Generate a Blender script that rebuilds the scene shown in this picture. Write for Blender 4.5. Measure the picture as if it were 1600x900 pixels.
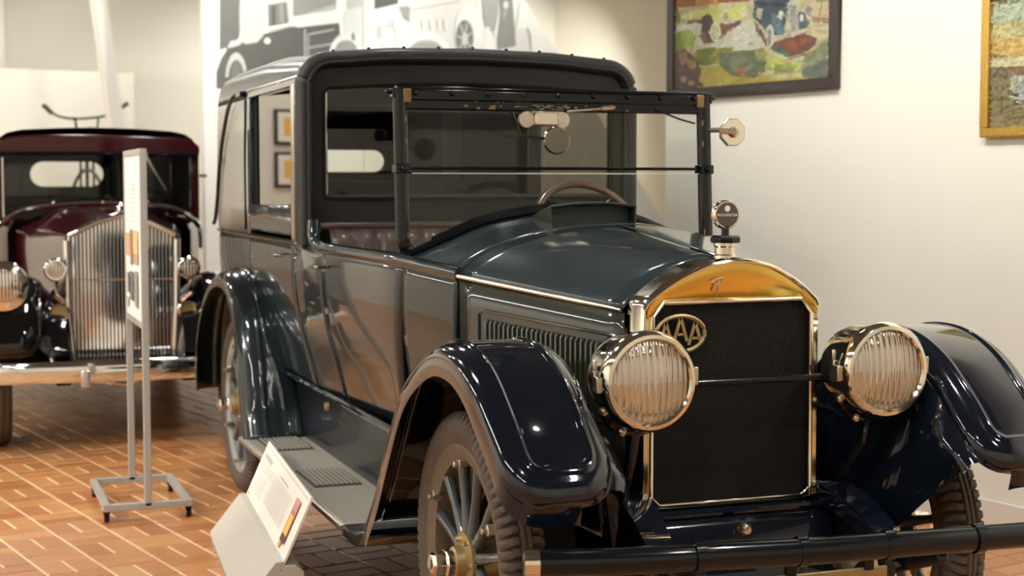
import bpy, math, random
from mathutils import Vector, Matrix
from math import sin, cos, pi, radians, sqrt, hypot
random.seed(7)
S = bpy.context.scene
COL = S.collection
for o in list(bpy.data.objects): bpy.data.objects.remove(o)

# ------------------------------------------------------------ camera
TH, PS = radians(3.91), radians(20.2)
view = Vector((-cos(PS), sin(PS), 0)); right = Vector((sin(PS), cos(PS), 0))
fwd = view*cos(TH)+Vector((0, 0, -sin(TH))); upv = right.cross(fwd)
cd = bpy.data.cameras.new('camera'); cam = bpy.data.objects.new('camera', cd); COL.objects.link(cam)
m3 = Matrix((right, upv, -fwd)).transposed()
cam.matrix_world = Matrix.Translation((4.23, -2.16, 1.55)) @ m3.to_4x4()
cd.sensor_width = 36; cd.lens = 54; cd.clip_start = 0.05
cd.dof.use_dof = True; cd.dof.focus_distance = 4.75; cd.dof.aperture_fstop = 3.2
S.camera = cam
S.view_settings.view_transform = 'Standard'; S.view_settings.look = 'None'
S.view_settings.gamma = 1.0; S.view_settings.exposure = 0.2
# ------------------------------------------------------------ world (dim even fill)
W = bpy.data.worlds.new('world'); S.world = W; W.use_nodes = True
W.node_tree.nodes['Background'].inputs[0].default_value = (1, .97, .90, 1)
W.node_tree.nodes['Background'].inputs[1].default_value = 0.25
# room frame: a runs along the hall, b across it
RA = radians(12.45)
A = Vector((cos(RA), sin(RA), 0)); B = Vector((-sin(RA), cos(RA), 0))
def R(a, b, z=0): return A*a+B*b+Vector((0, 0, z))
CEIL = 4.3
PANEL_POWER = 66.0
WALL_SPOT = 290.0
def spot(name, loc, to, power, size=60, blend=.6, rad=.06, col=(1, .975, .915)):
    l = bpy.data.lights.new(name, 'SPOT'); l.energy = power; l.spot_size = radians(size); l.spot_blend = blend
    l.shadow_soft_size = rad; l.color = col
    o = bpy.data.objects.new(name, l); COL.objects.link(o); o.location = loc
    o.rotation_euler = (Vector(to)-Vector(loc)).to_track_quat('-Z', 'Y').to_euler()
    return o

# ------------------------------------------------------------ helpers
MATS = {}
def mat(name, col, rough=.5, metal=0, coat=0, var=0, scale=8, bump=0, bscale=60, spec=.5, emit=None, estr=0, croug=.03):
    if name in MATS: return MATS[name]
    m = bpy.data.materials.new(name); m.use_nodes = True; MATS[name] = m
    nt = m.node_tree; p = nt.nodes['Principled BSDF']
    p.inputs['Roughness'].default_value = rough; p.inputs['Metallic'].default_value = metal
    p.inputs['Coat Weight'].default_value = coat; p.inputs['Coat Roughness'].default_value = croug
    p.inputs['Specular IOR Level'].default_value = .12 if coat > .5 and spec == .5 else spec
    tc = nt.nodes.new('ShaderNodeTexCoord')
    n = nt.nodes.new('ShaderNodeTexNoise'); n.inputs['Scale'].default_value = scale; n.inputs['Detail'].default_value = 4
    nt.links.new(tc.outputs['Object'], n.inputs['Vector'])
    mx = nt.nodes.new('ShaderNodeMix'); mx.data_type = 'RGBA'
    v = var or .06
    mx.inputs[6].default_value = (*[c*(1-v) for c in col], 1); mx.inputs[7].default_value = (*[min(1, c*(1+v)) for c in col], 1)
    nt.links.new(n.outputs['Fac'], mx.inputs[0]); nt.links.new(mx.outputs[2], p.inputs['Base Color'])
    if bump:
        n2 = nt.nodes.new('ShaderNodeTexNoise'); n2.inputs['Scale'].default_value = bscale
        nt.links.new(tc.outputs['Object'], n2.inputs['Vector'])
        b = nt.nodes.new('ShaderNodeBump'); b.inputs['Strength'].default_value = bump; b.inputs['Distance'].default_value = .01
        nt.links.new(n2.outputs['Fac'], b.inputs['Height']); nt.links.new(b.outputs[0], p.inputs['Normal'])
    if emit:
        p.inputs['Emission Color'].default_value = (*emit, 1); p.inputs['Emission Strength'].default_value = estr
    return m
def glass(name, tint=(.93, .95, .93), ior=1.5, rough=0.0, bump=None, gain=1.0):
    m = bpy.data.materials.new(name); m.use_nodes = True; nt = m.node_tree; nt.nodes.clear(); MATS[name] = m
    out = nt.nodes.new('ShaderNodeOutputMaterial'); mx = nt.nodes.new('ShaderNodeMixShader')
    tr = nt.nodes.new('ShaderNodeBsdfTransparent'); gl = nt.nodes.new('ShaderNodeBsdfGlossy'); lw = nt.nodes.new('ShaderNodeLayerWeight')
    lw.inputs['Blend'].default_value = .5
    tr.inputs[0].default_value = (*tint, 1); gl.inputs['Roughness'].default_value = rough
    pw = nt.nodes.new('ShaderNodeMath'); pw.operation = 'POWER'; pw.inputs[1].default_value = 5
    mu = nt.nodes.new('ShaderNodeMath'); mu.operation = 'MULTIPLY_ADD'; mu.use_clamp = True; mu.inputs[1].default_value = 1-.05*gain; mu.inputs[2].default_value = .05*gain
    nt.links.new(lw.outputs['Facing'], pw.inputs[0]); nt.links.new(pw.outputs[0], mu.inputs[0]); nt.links.new(mu.outputs[0], mx.inputs[0])
    nt.links.new(tr.outputs[0], mx.inputs[1]); nt.links.new(gl.outputs[0], mx.inputs[2]); nt.links.new(mx.outputs[0], out.inputs[0])
    if bump:
        tc = nt.nodes.new('ShaderNodeTexCoord'); w = nt.nodes.new('ShaderNodeTexWave'); w.bands_direction = 'Y'
        w.inputs['Scale'].default_value = bump; w.inputs['Distortion'].default_value = .3
        nt.links.new(tc.outputs['Object'], w.inputs['Vector'])
        b = nt.nodes.new('ShaderNodeBump'); b.inputs['Strength'].default_value = .6; b.inputs['Distance'].default_value = .006
        nt.links.new(w.outputs['Fac'], b.inputs['Height']); nt.links.new(b.outputs[0], gl.inputs['Normal'])
    return m

class MB:
    def __init__(s): s.v = []; s.f = []
    def add(s, V, F, M=None):
        o = len(s.v)
        for p in V:
            p = Vector(p); s.v.append(M @ p if M else p)
        s.f += [[i+o for i in f] for f in F]; return s
    def box(s, c, d, M=None, rz=0, ry=0, rx=0):
        x, y, z = d[0]/2, d[1]/2, d[2]/2
        V = [(i*x, j*y, k*z) for i in (-1, 1) for j in (-1, 1) for k in (-1, 1)]
        T = Matrix.Translation(c) @ Matrix.Rotation(rz, 4, 'Z') @ Matrix.Rotation(ry, 4, 'Y') @ Matrix.Rotation(rx, 4, 'X')
        if M: T = M @ T
        return s.add(V, [(0, 1, 3, 2), (4, 6, 7, 5), (0, 4, 5, 1), (2, 3, 7, 6), (0, 2, 6, 4), (1, 5, 7, 3)], T)
    def rings(s, rings, closed=True, caps=True, loop=False):
        n = len(rings[0]); V = [p for r in rings for p in r]; F = []; K = len(rings)
        for i in range(K if loop else K-1):
            j = (i+1) % K
            for k in range(n if closed else n-1):
                l = (k+1) % n; F.append((i*n+k, i*n+l, j*n+l, j*n+k))
        if caps and closed and not loop: F.append(tuple(range(n))[::-1]); F.append(tuple(range((K-1)*n, K*n)))
        return s.add(V, F)
    def tube(s, pts, r, segs=10, loop=False, ry=None, up=(0, 0, 1)):
        P = [Vector(p) for p in pts]; n = len(P); rr = r if isinstance(r, (list, tuple)) else [r]*n; rg = []
        for i in range(n):
            t = (P[(i+1) % n]-P[i-1]) if loop else (P[min(i+1, n-1)]-P[max(i-1, 0)])
            t.normalize(); u = Vector(up)
            if abs(t.dot(u)) > .97: u = Vector((1, 0, 0)) if abs(t.x) < .9 else Vector((0, 1, 0))
            a = t.cross(u).normalized(); b = a.cross(t)
            k = (ry/r) if ry else 1
            rg.append([P[i]+a*cos(2*pi*j/segs)*rr[i]+b*sin(2*pi*j/segs)*rr[i]*k for j in range(segs)])
        return s.rings(rg, True, True, loop)
    def lathe(s, prof, M=None, segs=32, caps=True):
        """profile [(radius, height)] turned about the local x axis"""
        rg = [[(h, r*cos(2*pi*j/segs), r*sin(2*pi*j/segs)) for j in range(segs)] for r, h in prof]
        t = MB(); t.rings(rg, True, caps); return s.add(t.v, t.f, M)
    def grid(s, G):
        n = len(G[0]); V = [p for r in G for p in r]
        F = [(i*n+k, i*n+k+1, (i+1)*n+k+1, (i+1)*n+k) for i in range(len(G)-1) for k in range(n-1)]
        return s.add(V, F)
    def prism(s, poly, axis, lo, hi):
        """extrude a 2-D outline along an axis: poly holds the other two coordinates in order"""
        def P(u, w, h): return {'x': (h, u, w), 'y': (u, h, w), 'z': (u, w, h)}[axis]
        n = len(poly); V = [P(u, w, lo) for u, w in poly]+[P(u, w, hi) for u, w in poly]
        return s.add(V, [tuple(range(n))[::-1], tuple(range(n, 2*n))]+[(i, (i+1) % n, n+(i+1) % n, n+i) for i in range(n)])
    def build(s, name, m, parent=None, smooth=38, bev=0, solid=0, sub=0, label=None, flip=False, kind=None):
        me = bpy.data.meshes.new(name); me.from_pydata([tuple(v) for v in s.v], [], s.f); me.update()
        import bmesh
        bm = bmesh.new(); bm.from_mesh(me); bmesh.ops.remove_doubles(bm, verts=bm.verts, dist=1e-5)
        bmesh.ops.recalc_face_normals(bm, faces=bm.faces); bm.to_mesh(me); bm.free()
        if smooth:
            for p in me.polygons: p.use_smooth = True
            me.set_sharp_from_angle(angle=radians(smooth))
        me.materials.append(m if not isinstance(m, str) else MATS[m])
        o = bpy.data.objects.new(name, me); COL.objects.link(o)
        if parent: o.parent = parent
        if solid:
            md = o.modifiers.new('solid', 'SOLIDIFY'); md.thickness = solid; md.offset = -1
        if bev:
            md = o.modifiers.new('bevel', 'BEVEL'); md.width = bev; md.segments = 2; md.limit_method = 'ANGLE'
        if sub:
            md = o.modifiers.new('sub', 'SUBSURF'); md.levels = sub; md.render_levels = sub
        if label: o['label'] = label
        if kind: o['kind'] = kind
        return o
def tag(o, label=None, cat=None, group=None, kind=None):
    if label: o['label'] = label
    if cat: o['category'] = cat
    if group: o['group'] = group
    if kind: o['kind'] = kind
    return o
def empty(name, loc, label, cat, group=None, rz=0):
    o = bpy.data.objects.new(name, None); COL.objects.link(o); o.location = loc; o.rotation_euler[2] = rz
    o.empty_display_size = .1
    return tag(o, label, cat, group)
def spline(pts, n):
    """Catmull-Rom through pts (tuples of any length), n samples evenly by arc length"""
    P = [tuple(p) for p in pts]; P = [P[0]]+P+[P[-1]]; out = []
    for i in range(1, len(P)-2):
        for k in range(16):
            t = k/16
            out.append(tuple(.5*((2*b)+(-a+c)*t+(2*a-5*b+4*c-d)*t*t+(-a+3*b-3*c+d)*t**3) for a, b, c, d in zip(P[i-1], P[i], P[i+1], P[i+2])))
    out.append(P[-2]); L = [0]
    for a, b in zip(out, out[1:]): L.append(L[-1]+sqrt(sum((x-y)**2 for x, y in zip(a[:2], b[:2]))))
    res = []; j = 0
    for k in range(n):
        t = L[-1]*k/(n-1)
        while j < len(L)-2 and L[j+1] < t: j += 1
        f = (t-L[j])/max(1e-9, L[j+1]-L[j]); res.append(tuple(x+(y-x)*f for x, y in zip(out[j], out[j+1])))
    return res, L[-1]
def lerp(tab, x):
    if x >= tab[0][0] and tab[0][0] > tab[-1][0]: return tab[0][1]
    T = sorted(tab)
    if x <= T[0][0]: return T[0][1]
    for (a, u), (b, v) in zip(T, T[1:]):
        if x <= b:
            f = (x-a)/(b-a); f = f*f*(3-2*f)*.5+f*.5
            return u+(v-u)*f
    return T[-1][1]

# ------------------------------------------------------------ materials
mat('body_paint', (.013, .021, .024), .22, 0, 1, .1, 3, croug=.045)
mat('hood_side_reflection_tint', (.040, .045, .036), .22, 0, 1, .12, 3, croug=.06)  # paler olive: mirrored surroundings put into the hood side colour
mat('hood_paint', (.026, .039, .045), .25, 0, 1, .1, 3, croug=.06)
mat('fender_paint', (.004, .007, .014), .12, 0, 1, .1, 3, croug=.02)
mat('black_enamel', (.004, .005, .008), .2, 0, .55, .2, 20, croug=.08)
mat('underseal', (.006, .005, .004), .9, spec=.1)
mat('nickel', (.78, .73, .62), .10, 1, 0, .05, 12)
mat('dull_nickel', (.62, .57, .47), .28, 1, 0, .15, 30)
mat('chrome', (.86, .86, .86), .06, 1)
mat('brass', (.98, .68, .17), .18, 1, 0, .1, 10)
mat('old_brass', (.40, .31, .15), .45, .8, 0, .2, 40)
mat('rubber', (.085, .068, .055), .62, 0, 0, .25, 12, .15, 90)
mat('tread_rubber', (.07, .065, .055), .7, 0, 0, .25, 30, .2, 120)
mat('leather', (.045, .024, .017), .38, 0, .15, .3, 14, .3, 160)
mat('apron_paint', (.006, .009, .016), .35, 0, .3, .1)
mat('roof_sheen_tint', (.07, .088, .084), .35, 0, 1, .08, 5, croug=.22)  # paler than the body: sheen of the mirrored wall put into the colour
mat('roof_leather', (.006, .006, .006), .45, 0, .1, .2, 20, .35, 200)
mat('quarter_leather', (.38, .37, .32), .4, 0, .2, .08, 9, .15, 220)
mat('dark_trim', (.010, .010, .010), .6, spec=.2)
mat('division_grey', (.026, .026, .026), .6, 0, 0, .1, spec=.25)
mat('interior_cloth', (.020, .014, .011), .85, 0, 0, .3, 30)
mat('curtain', (.02, .012, .012), .9)
mat('linoleum', (.36, .34, .28), .45, 0, .1, .12, 30, .05, 200)
mat('plate_rubber', (.07, .068, .058), .6)
mat('wood_wheel', (.09, .045, .022), .35, 0, .5, .25, 30)
mat('spoke_paint', (.07, .085, .095), .25, 0, .9, .1)
mat('rim_paint', (.16, .13, .09), .5, .3, 0, .3, 30, .15, 120)
mat('pale_rim', (.42, .47, .46), .25, .3, .6, .15, 10)
mat('vent_paint', (.020, .026, .018), .4, 0, .4, .2)
mat('reflector', (.98, .92, .86), .22, 1)
mat('yellow_reflector', (.80, .68, .38), .6, .5)
mat('maroon', (.045, .005, .008), .2, 0, .6, .1, 3)
mat('maroon_top', (.20, .18, .16), .7, 0, 0, .1, 20)
mat('gloss_black', (.004, .004, .005), .1, 0, 1, .1)
mat('plain_white', (.80, .79, .74), .5, 0, 0, .03, 5)
mat('wall_paint', (.76, .74, .655), .75, 0, 0, .025, 1.5, .04, 150)
mat('far_wall_paint', (.72, .695, .60), .8, 0, 0, .03, 1.5)
mat('ledge_paint', (.78, .775, .68), .8, 0, 0, .03, 1.5)
mat('ceiling_paint', (.10, .10, .10), .9)
mat('grout', (.80, .66, .44), .6, 0, 0, .12, 14)
mat('stand_metal', (.40, .38, .35), .4, .2, 0, .05, 20)
mat('base_grey', (.52, .49, .42), .6, 0, 0, .05, 30, .05, 200)
mat('card_white', (.86, .84, .77), .5)
mat('card_grey', (.46, .44, .40), .6)
mat('card_red', (.55, .12, .06), .5); mat('card_yellow', (.85, .50, .08), .5); mat('card_dark', (.08, .04, .03), .5)
mat('frame_dark', (.030, .020, .018), .35, 0, .3, .3, 40)
mat('frame_gold', (.62, .38, .08), .38, .7, 0, .25, 60)
mat('lamp_white', (.9, .9, .9), .5, emit=(1, .975, .915), estr=PANEL_POWER)
mat('mirror_glass', (.55, .5, .42), .12, 1)
mat('dial_face', (.07, .06, .05), .35); mat('dial_light', (.75, .72, .6), .4)
mat('red_enamel', (.40, .28, .22), .3)
mat('division_dark', (.03, .03, .03), .4)
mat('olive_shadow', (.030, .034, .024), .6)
mat('smoked_mirror', (.22, .20, .17), .2, 1)
glass('window_glass', (.90, .92, .90), 1.5, gain=.6)
glass('shaded_glass', (.60, .57, .52), 1.5)
glass('division_pane', (.86, .86, .82), 1.5, gain=.7)
glass('door_glass', (.35, .33, .30), 1.5, 0, None, 10)
glass('lens_glass', (.97, .93, .86), 1.5, .06, 17, 8)
mat('worn_brass', (.24, .17, .07), .6, .3, 0, .3, 60)
# brick floor material: a tone for every brick
def brick_mat():
    m = mat('brick_clay', (.5, .2, .07), .34, 0, .25, croug=.18); nt = m.node_tree; p = nt.nodes['Principled BSDF']
    g = nt.nodes.new('ShaderNodeNewGeometry'); oi = nt.nodes.new('ShaderNodeObjectInfo')
    ad = nt.nodes.new('ShaderNodeMath'); ad.operation = 'ADD'; fr = nt.nodes.new('ShaderNodeMath'); fr.operation = 'FRACT'
    nt.links.new(g.outputs['Random Per Island'], ad.inputs[0]); nt.links.new(oi.outputs['Random'], ad.inputs[1]); nt.links.new(ad.outputs[0], fr.inputs[0])
    cr = nt.nodes.new('ShaderNodeValToRGB'); cr.color_ramp.elements[0].color = (.50, .185, .055, 1); cr.color_ramp.elements[1].color = (.70, .33, .115, 1)
    nt.links.new(fr.outputs[0], cr.inputs[0])
    n = nt.nodes.new('ShaderNodeTexNoise'); n.inputs['Scale'].default_value = 9; nt.links.new(g.outputs['Position'], n.inputs['Vector'])
    mx = nt.nodes.new('ShaderNodeMix'); mx.data_type = 'RGBA'; mx.blend_type = 'MULTIPLY'; mx.inputs[0].default_value = .25
    nt.links.new(cr.outputs[0], mx.inputs[6]); nt.links.new(n.outputs['Color'], mx.inputs[7]); nt.links.new(mx.outputs[2], p.inputs['Base Color'])
brick_mat()
# radiator honeycomb
def core_mat():
    m = mat('honeycomb', (.02, .02, .02), .5, 0, spec=.12); nt = m.node_tree; p = nt.nodes['Principled BSDF']
    tc = nt.nodes.new('ShaderNodeTexCoord'); mp = nt.nodes.new('ShaderNodeMapping'); mp.inputs['Rotation'].default_value = (radians(45), 0, 0)
    nt.links.new(tc.outputs['Object'], mp.inputs[0])
    ck = nt.nodes.new('ShaderNodeTexVoronoi'); ck.inputs['Scale'].default_value = 130; ck.inputs['Randomness'].default_value = 0
    nt.links.new(mp.outputs[0], ck.inputs['Vector'])
    cr = nt.nodes.new('ShaderNodeValToRGB'); cr.color_ramp.elements[0].color = (.001, .001, .001, 1); cr.color_ramp.elements[1].color = (.016, .015, .012, 1)
    cr.color_ramp.elements[0].position = .35; cr.color_ramp.elements[1].position = .6
    nt.links.new(ck.outputs['Distance'], cr.inputs[0]); nt.links.new(cr.outputs[0], p.inputs['Base Color'])
    b = nt.nodes.new('ShaderNodeBump'); b.inputs['Distance'].default_value = .004; nt.links.new(ck.outputs['Distance'], b.inputs['Height'])
    nt.links.new(b.outputs[0], p.inputs['Normal'])
core_mat()

# ------------------------------------------------------------ room shell
def struct(name, mb, m, **k): return tag(mb.build(name, m, **k), kind='structure')
RM = Matrix.Rotation(RA, 4, 'Z')
A0, A1, B0, B1 = -14.0, 8.0, -7.0, 9.0
WB_ = 2.5026   # the wall with the paintings
floor = struct('floor', MB().box(((A0+A1)/2, (B0+B1)/2, -.055), (A1-A0+1, B1-B0+1, .1), RM), 'grout', smooth=0)
struct('ceiling', MB().box(((A0+A1)/2, (B0+B1)/2, CEIL+.05), (A1-A0+1, B1-B0+1, .1), RM), 'ceiling_paint', smooth=0)
mb = MB().box(((-3.32+A1)/2, WB_+.15, CEIL/2), (A1+3.32, .3, CEIL), RM)
struct('wall_right', mb, 'wall_paint', smooth=0)
struct('baseboard_right', MB().box(((-3.32+A1)/2, WB_-.008, .06), (A1+3.32, .016, .12), RM), 'far_wall_paint', smooth=0)
struct('wall_left', MB().box(((A0+A1)/2, B0-.1, CEIL/2), (A1-A0, .2, CEIL), RM), 'wall_paint', smooth=0)
struct('wall_front', MB().box((A1+.1, (B0+B1)/2, CEIL/2), (.2, B1-B0, CEIL), RM), 'wall_paint', smooth=0)
mb = MB().box((A0-.1, (B0+B1)/2, CEIL/2), (.2, B1-B0, CEIL), RM)
mb.box((A0+.2, (B0+1.45)/2, CEIL/2), (.4, 1.45-B0, CEIL), RM)
struct('wall_back', mb, 'far_wall_paint', smooth=0)
struct('wall_far_right', MB().box(((A0-3.3)/2, B1+.1, CEIL/2), (-3.3-A0, .2, CEIL), RM), 'far_wall_paint', smooth=0)
struct('trim_1', MB().box((-12.6, (B0+2.5)/2, 1.36), (.3, 2.5-B0, 2.72), RM), 'ledge_paint', smooth=0)  # low partition across the far end
# bricks: basket weave of pairs
OA, OB = Vector((-4.606, -1.915, 0)).dot(A)+.03, Vector((-4.606, -1.915, 0)).dot(B)
CW, BH, G = .2284, .05, .011
def brick_mesh(sx, sy):
    mb = MB(); x, y = sx/2, sy/2; c = .003
    V = [(-x, -y, -BH), (x, -y, -BH), (x, y, -BH), (-x, y, -BH), (-x, -y, -c), (x, -y, -c), (x, y, -c), (-x, y, -c), (-x+c, -y+c, 0), (x-c, -y+c, 0), (x-c, y-c, 0), (-x+c, y-c, 0)]
    F = [(i, (i+1) % 4, 4+(i+1) % 4, 4+i) for i in range(4)]+[(4+i, 4+(i+1) % 4, 8+(i+1) % 4, 8+i) for i in range(4)]+[(8, 9, 10, 11)]
    mb.add(V, F); return mb
def to_px(p):
    q = Vector(p)-cam.location if False else Vector(p)-Vector((4.23, -2.16, 1.55)); c = q.dot(fwd)
    if c < .5: return None
    return 800+2400*q.dot(right)/c, 450-2400*q.dot(upv)/c, c
cells = []
for i in range(-45, 58):
    for j in range(-28, 50):
        a, b = OA+(i+.5)*CW, OB+(j+.5)*CW
        if A0 < a < A1 and B0 < b < (WB_ if a > -3.4 else B1):
            cells.append((a, b, (i+j) % 2 == 0))
bricks = []
for a, b, dash in cells:
    for k in (-1, 1):
        c = R(a, b+k*CW/4) if dash else R(a+k*CW/4, b)
        q = to_px(c); rank = 1e9
        if q and -20 < q[0] < 1620 and 640 < q[1] < 930:
            if q[0] < 400 and q[1] > 672: rank = q[2]
            elif q[0] < 1010 and q[1] > 760 and c.y < -.2: rank = q[2]+1.5
        bricks.append((rank, c, dash))
bricks.sort(key=lambda t: t[0])
NB = sum(1 for t in bricks[:300] if t[0] < 1e8)
first = brick_mesh(CW-G, CW/2-G).build('brick', 'brick_clay', floor, smooth=0)
for n_, (rk, c, dash) in enumerate(bricks[:NB]):
    o = first if n_ == 0 else first.copy()
    if n_: COL.objects.link(o); o.parent = floor
    o.location = (c.x, c.y, random.uniform(-.0006, .0006)); o.rotation_euler[2] = RA+(0 if dash else pi/2)
mb = MB(); b1 = brick_mesh(CW-G, CW/2-G)
for rk, c, dash in bricks[NB:]:
    mb.add(b1.v, b1.f, Matrix.Translation(c) @ Matrix.Rotation(RA+(0 if dash else pi/2), 4, 'Z'))
def raw(mb, name, m, parent=None):
    me = bpy.data.meshes.new(name); me.from_pydata([tuple(v) for v in mb.v], [], mb.f); me.materials.append(MATS[m])
    o = bpy.data.objects.new(name, me); COL.objects.link(o); o.parent = parent; return o
far_bricks = raw(mb, 'brick_paving', 'brick_clay', floor); far_bricks['kind'] = 'stuff'
# ceiling lights: recessed panels
k = 0
for a in (-11, -8, -5, -2, 1, 4):
    for b in (-5, -2.2, .6):
        if (a, b) in ((1, -2.2), (4, -2.2), (1, .6)): continue
        r = empty('ceiling_light', R(a, b, CEIL), 'rectangular white ceiling light panel over the hall', 'light', 'ceiling light panels', RA)
        lx, ly = (2.3, .09) if b == -5 else (.70, .24)  # long strips added in place of panels to streak the fender shoulders
        MB().box((0, 0, -.03), (lx+.06, ly+.06, .06)).build('frame', 'plain_white', r, smooth=0)
        MB().box((0, 0, -.063), (lx, ly, .01)).build('diffuser', 'lamp_white', r, smooth=0)
        if b == -5: r['label'] = 'added long narrow light strip over the open side of the hall'; r['group'] = 'added light strips'

# ribbed reflector: the lens flutes break up what the bowl mirrors
for nm in ('reflector', 'yellow_reflector'):
    nt = MATS[nm].node_tree; p = nt.nodes['Principled BSDF']; tc = nt.nodes.new('ShaderNodeTexCoord')
    w = nt.nodes.new('ShaderNodeTexWave'); w.bands_direction = 'Y'; w.inputs['Scale'].default_value = 17; w.inputs['Distortion'].default_value = .5; w.inputs['Detail'].default_value = 0
    nt.links.new(tc.outputs['Object'], w.inputs['Vector']); b = nt.nodes.new('ShaderNodeBump'); b.inputs['Strength'].default_value = .5; b.inputs['Distance'].default_value = .0035
    nt.links.new(w.outputs['Fac'], b.inputs['Height']); nt.links.new(b.outputs[0], p.inputs['Normal'])

# ------------------------------------------------------------ flat print helper
def inside(poly, x, y):
    c = False; n = len(poly)
    for i in range(n):
        (x0, y0), (x1, y1) = poly[i], poly[i-1]
        if (y0 > y) != (y1 > y) and x < (x1-x0)*(y-y0)/(y1-y0)+x0: c = not c
    return c
def dabs(L, n, box, size, seed=3):
    rnd = random.Random(seed); out = []
    for k in range(n):
        u = rnd.uniform(box[0], box[1]); w = rnd.uniform(box[2], box[3]); c = None
        for col, poly in reversed(L):
            if inside(poly, u, w): c = col; break
        if c is None: continue
        f = rnd.choice((.82, .9, 1.08, 1.16)); t = rnd.uniform(-.015, .015)
        c = tuple(round(max(.02, min(.92, x*f+t*s_))/.04)*.04 for x, s_ in zip(c, (1, .3, -.6)))
        a = rnd.uniform(0, pi); l = size*rnd.uniform(.5, 1.6); h = size*.3
        ca, sa = cos(a), sin(a)
        out.append((c, [(u+ca*x-sa*y, w+sa*x+ca*y) for x, y in ((-l, 0), (-l*.4, h), (l*.6, h*.8), (l, 0), (l*.4, -h), (-l*.6, -h*.8))]))
    return out
def prints(L, frame, parent, name, clamp, base, step=.0004, var=.12, gray=False):
    """painted shapes laid one over the other on a flat picture"""
    mats = {}; mb = {}
    V = []; F = []; I = []; ms = []
    for n, (c, poly) in enumerate(L):
        if gray: c = (c*.85, c*.85, c*.8)
        c = tuple(round(x, 2) for x in c)
        if c not in mats:
            mats[c] = len(ms); ms.append(mat('print_%d_%d_%d' % tuple(int(x*100) for x in c), c, .6, 0, 0, var, 18))
        P = [(min(max(u, clamp[0]), clamp[1]), min(max(w, clamp[2]), clamp[3])) for u, w in poly]
        o = len(V); V += [frame(u, w, base+step*(n+1)) for u, w in P]; F.append(list(range(o, o+len(P)))); I.append(mats[c])
    me = bpy.data.meshes.new(name); me.from_pydata([tuple(v) for v in V], [], F)
    for m in ms: me.materials.append(m)
    for p, i in zip(me.polygons, I): p.material_index = i
    o = bpy.data.objects.new(name, me); COL.objects.link(o); o.parent = parent
    return o

# ------------------------------------------------------------ wheel
def make_wheel(name, parent, loc, side, r=.44, w=.125, rim='rim_paint', spokes=12, capm='nickel', detail=True, spoke_m='spoke_paint'):
    """side -1: outer face looks to -y. The rim is the part, tyre and spokes its sub-parts."""
    M = Matrix.Rotation(side*pi/2, 4, 'Z')       # local x (lathe axis) -> outward
    ri = r-.115
    rb = MB().lathe([(ri-.03, .032), (ri-.03, .038), (ri-.005, .045), (ri+.012, .052), (ri+.022, .05), (ri+.022, -.05), (ri-.03, -.038), (ri-.034, 0), (ri-.03, .032)], M, 64, False)
    rimo = rb.build(name, rim, parent); rimo.location = loc
    # tyre: bulged side walls, shoulder blocks
    t = MB(); N = 336 if detail else 64
    prof = [(ri+.012, .045), (ri+.03, .056), (ri+.055, w/2+.002), (r-.045, w/2+.004), (r-.03, w/2), (r-.022, w/2-.004), (r-.008, w/2-.014), (r-.001, w/2-.026), (r, w/2-.04), (r-.006, w/2-.043), (r-.006, w/2-.047), (r+.001, w/2-.05), (r+.001, .004), (r-.005, .001)]
    prof = prof+[(a, -b) for a, b in prof[::-1]]
    rg = []
    for j in range(N):
        th = 2*pi*j/N; g = detail and j % 4 == 0; ring = []
        for i, (rr, x) in enumerate(prof):
            q = rr; xx = x; ix = min(i, len(prof)-1-i)
            if g and 3 <= ix <= 9: q = rr-.015; xx = x-.002*(1 if x > 0 else -1)
            t2 = th+(.012 if ix > 6 else 0)
            ring.append((xx, q*cos(t2), q*sin(t2)))
        rg.append(ring)
    tt = MB(); tt.rings(rg, False, False, True); ty = MB().add(tt.v, tt.f, M).build('tire', 'rubber', rimo, smooth=50)
    hx = .02
    MB().lathe([(0, -.07), (.062, -.07), (.062, .03), (.088, .032), (.088, .044), (.05, .05), (.045, .075), (.038, .08), (.038, .085), (0, .085)], M, 32).build('hub', 'old_brass' if detail else capm, rimo)
    fl = MB()
    for k in range(6):
        a = 2*pi*k/6; fl.lathe([(0, .04), (.008, .04), (.008, .056), (0, .056)], M @ Matrix.Translation((0, .069*cos(a), .069*sin(a))), 6)
    if detail: fl.build('hub_bolts', 'dull_nickel', rimo)
    MB().lathe([(0, .08), (.042, .08), (.042, .10), (.036, .104), (.036, .135), (.030, .145), (0, .148)], M, 6 if detail else 20).build('hub_cap', capm, rimo, smooth=25, bev=.002)
    if detail:
        MB().lathe([(0, .148), (.017, .148), (.015, .151), (0, .151)], M, 6).build('hub_emblem', 'red_enamel', rimo)
    sp = MB().tube([(hx, 0, .05), (hx, 0, .10), (hx, 0, .2), (hx, 0, ri-.03)], [.024, .019, .015, .019], 10); s0 = None
    for k in range(spokes):
        q = M @ Matrix.Rotation(2*pi*(k+.5)/spokes, 4, 'X')
        if s0 is None: s0 = sp.build('spoke', spoke_m, rimo); s0.matrix_local = q
        else:
            s = s0.copy(); COL.objects.link(s); s.parent = rimo; s.matrix_local = q
    if detail:
        lug = MB().box((.045, 0, ri-.032), (.03, .03, .022)).lathe([(0, .05), (.010, .05), (.010, .075), (0, .075)], Matrix.Translation((0, 0, ri-.036)), 6)
        l0 = None
        for k in range(6):
            q = M @ Matrix.Rotation(2*pi*k/6, 4, 'X')
            if l0 is None: l0 = lug.build('rim_lug', 'dull_nickel', rimo, bev=.002); l0.matrix_local = q
            else:
                s = l0.copy(); COL.objects.link(s); s.parent = rimo; s.matrix_local = q
    return rimo

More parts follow.
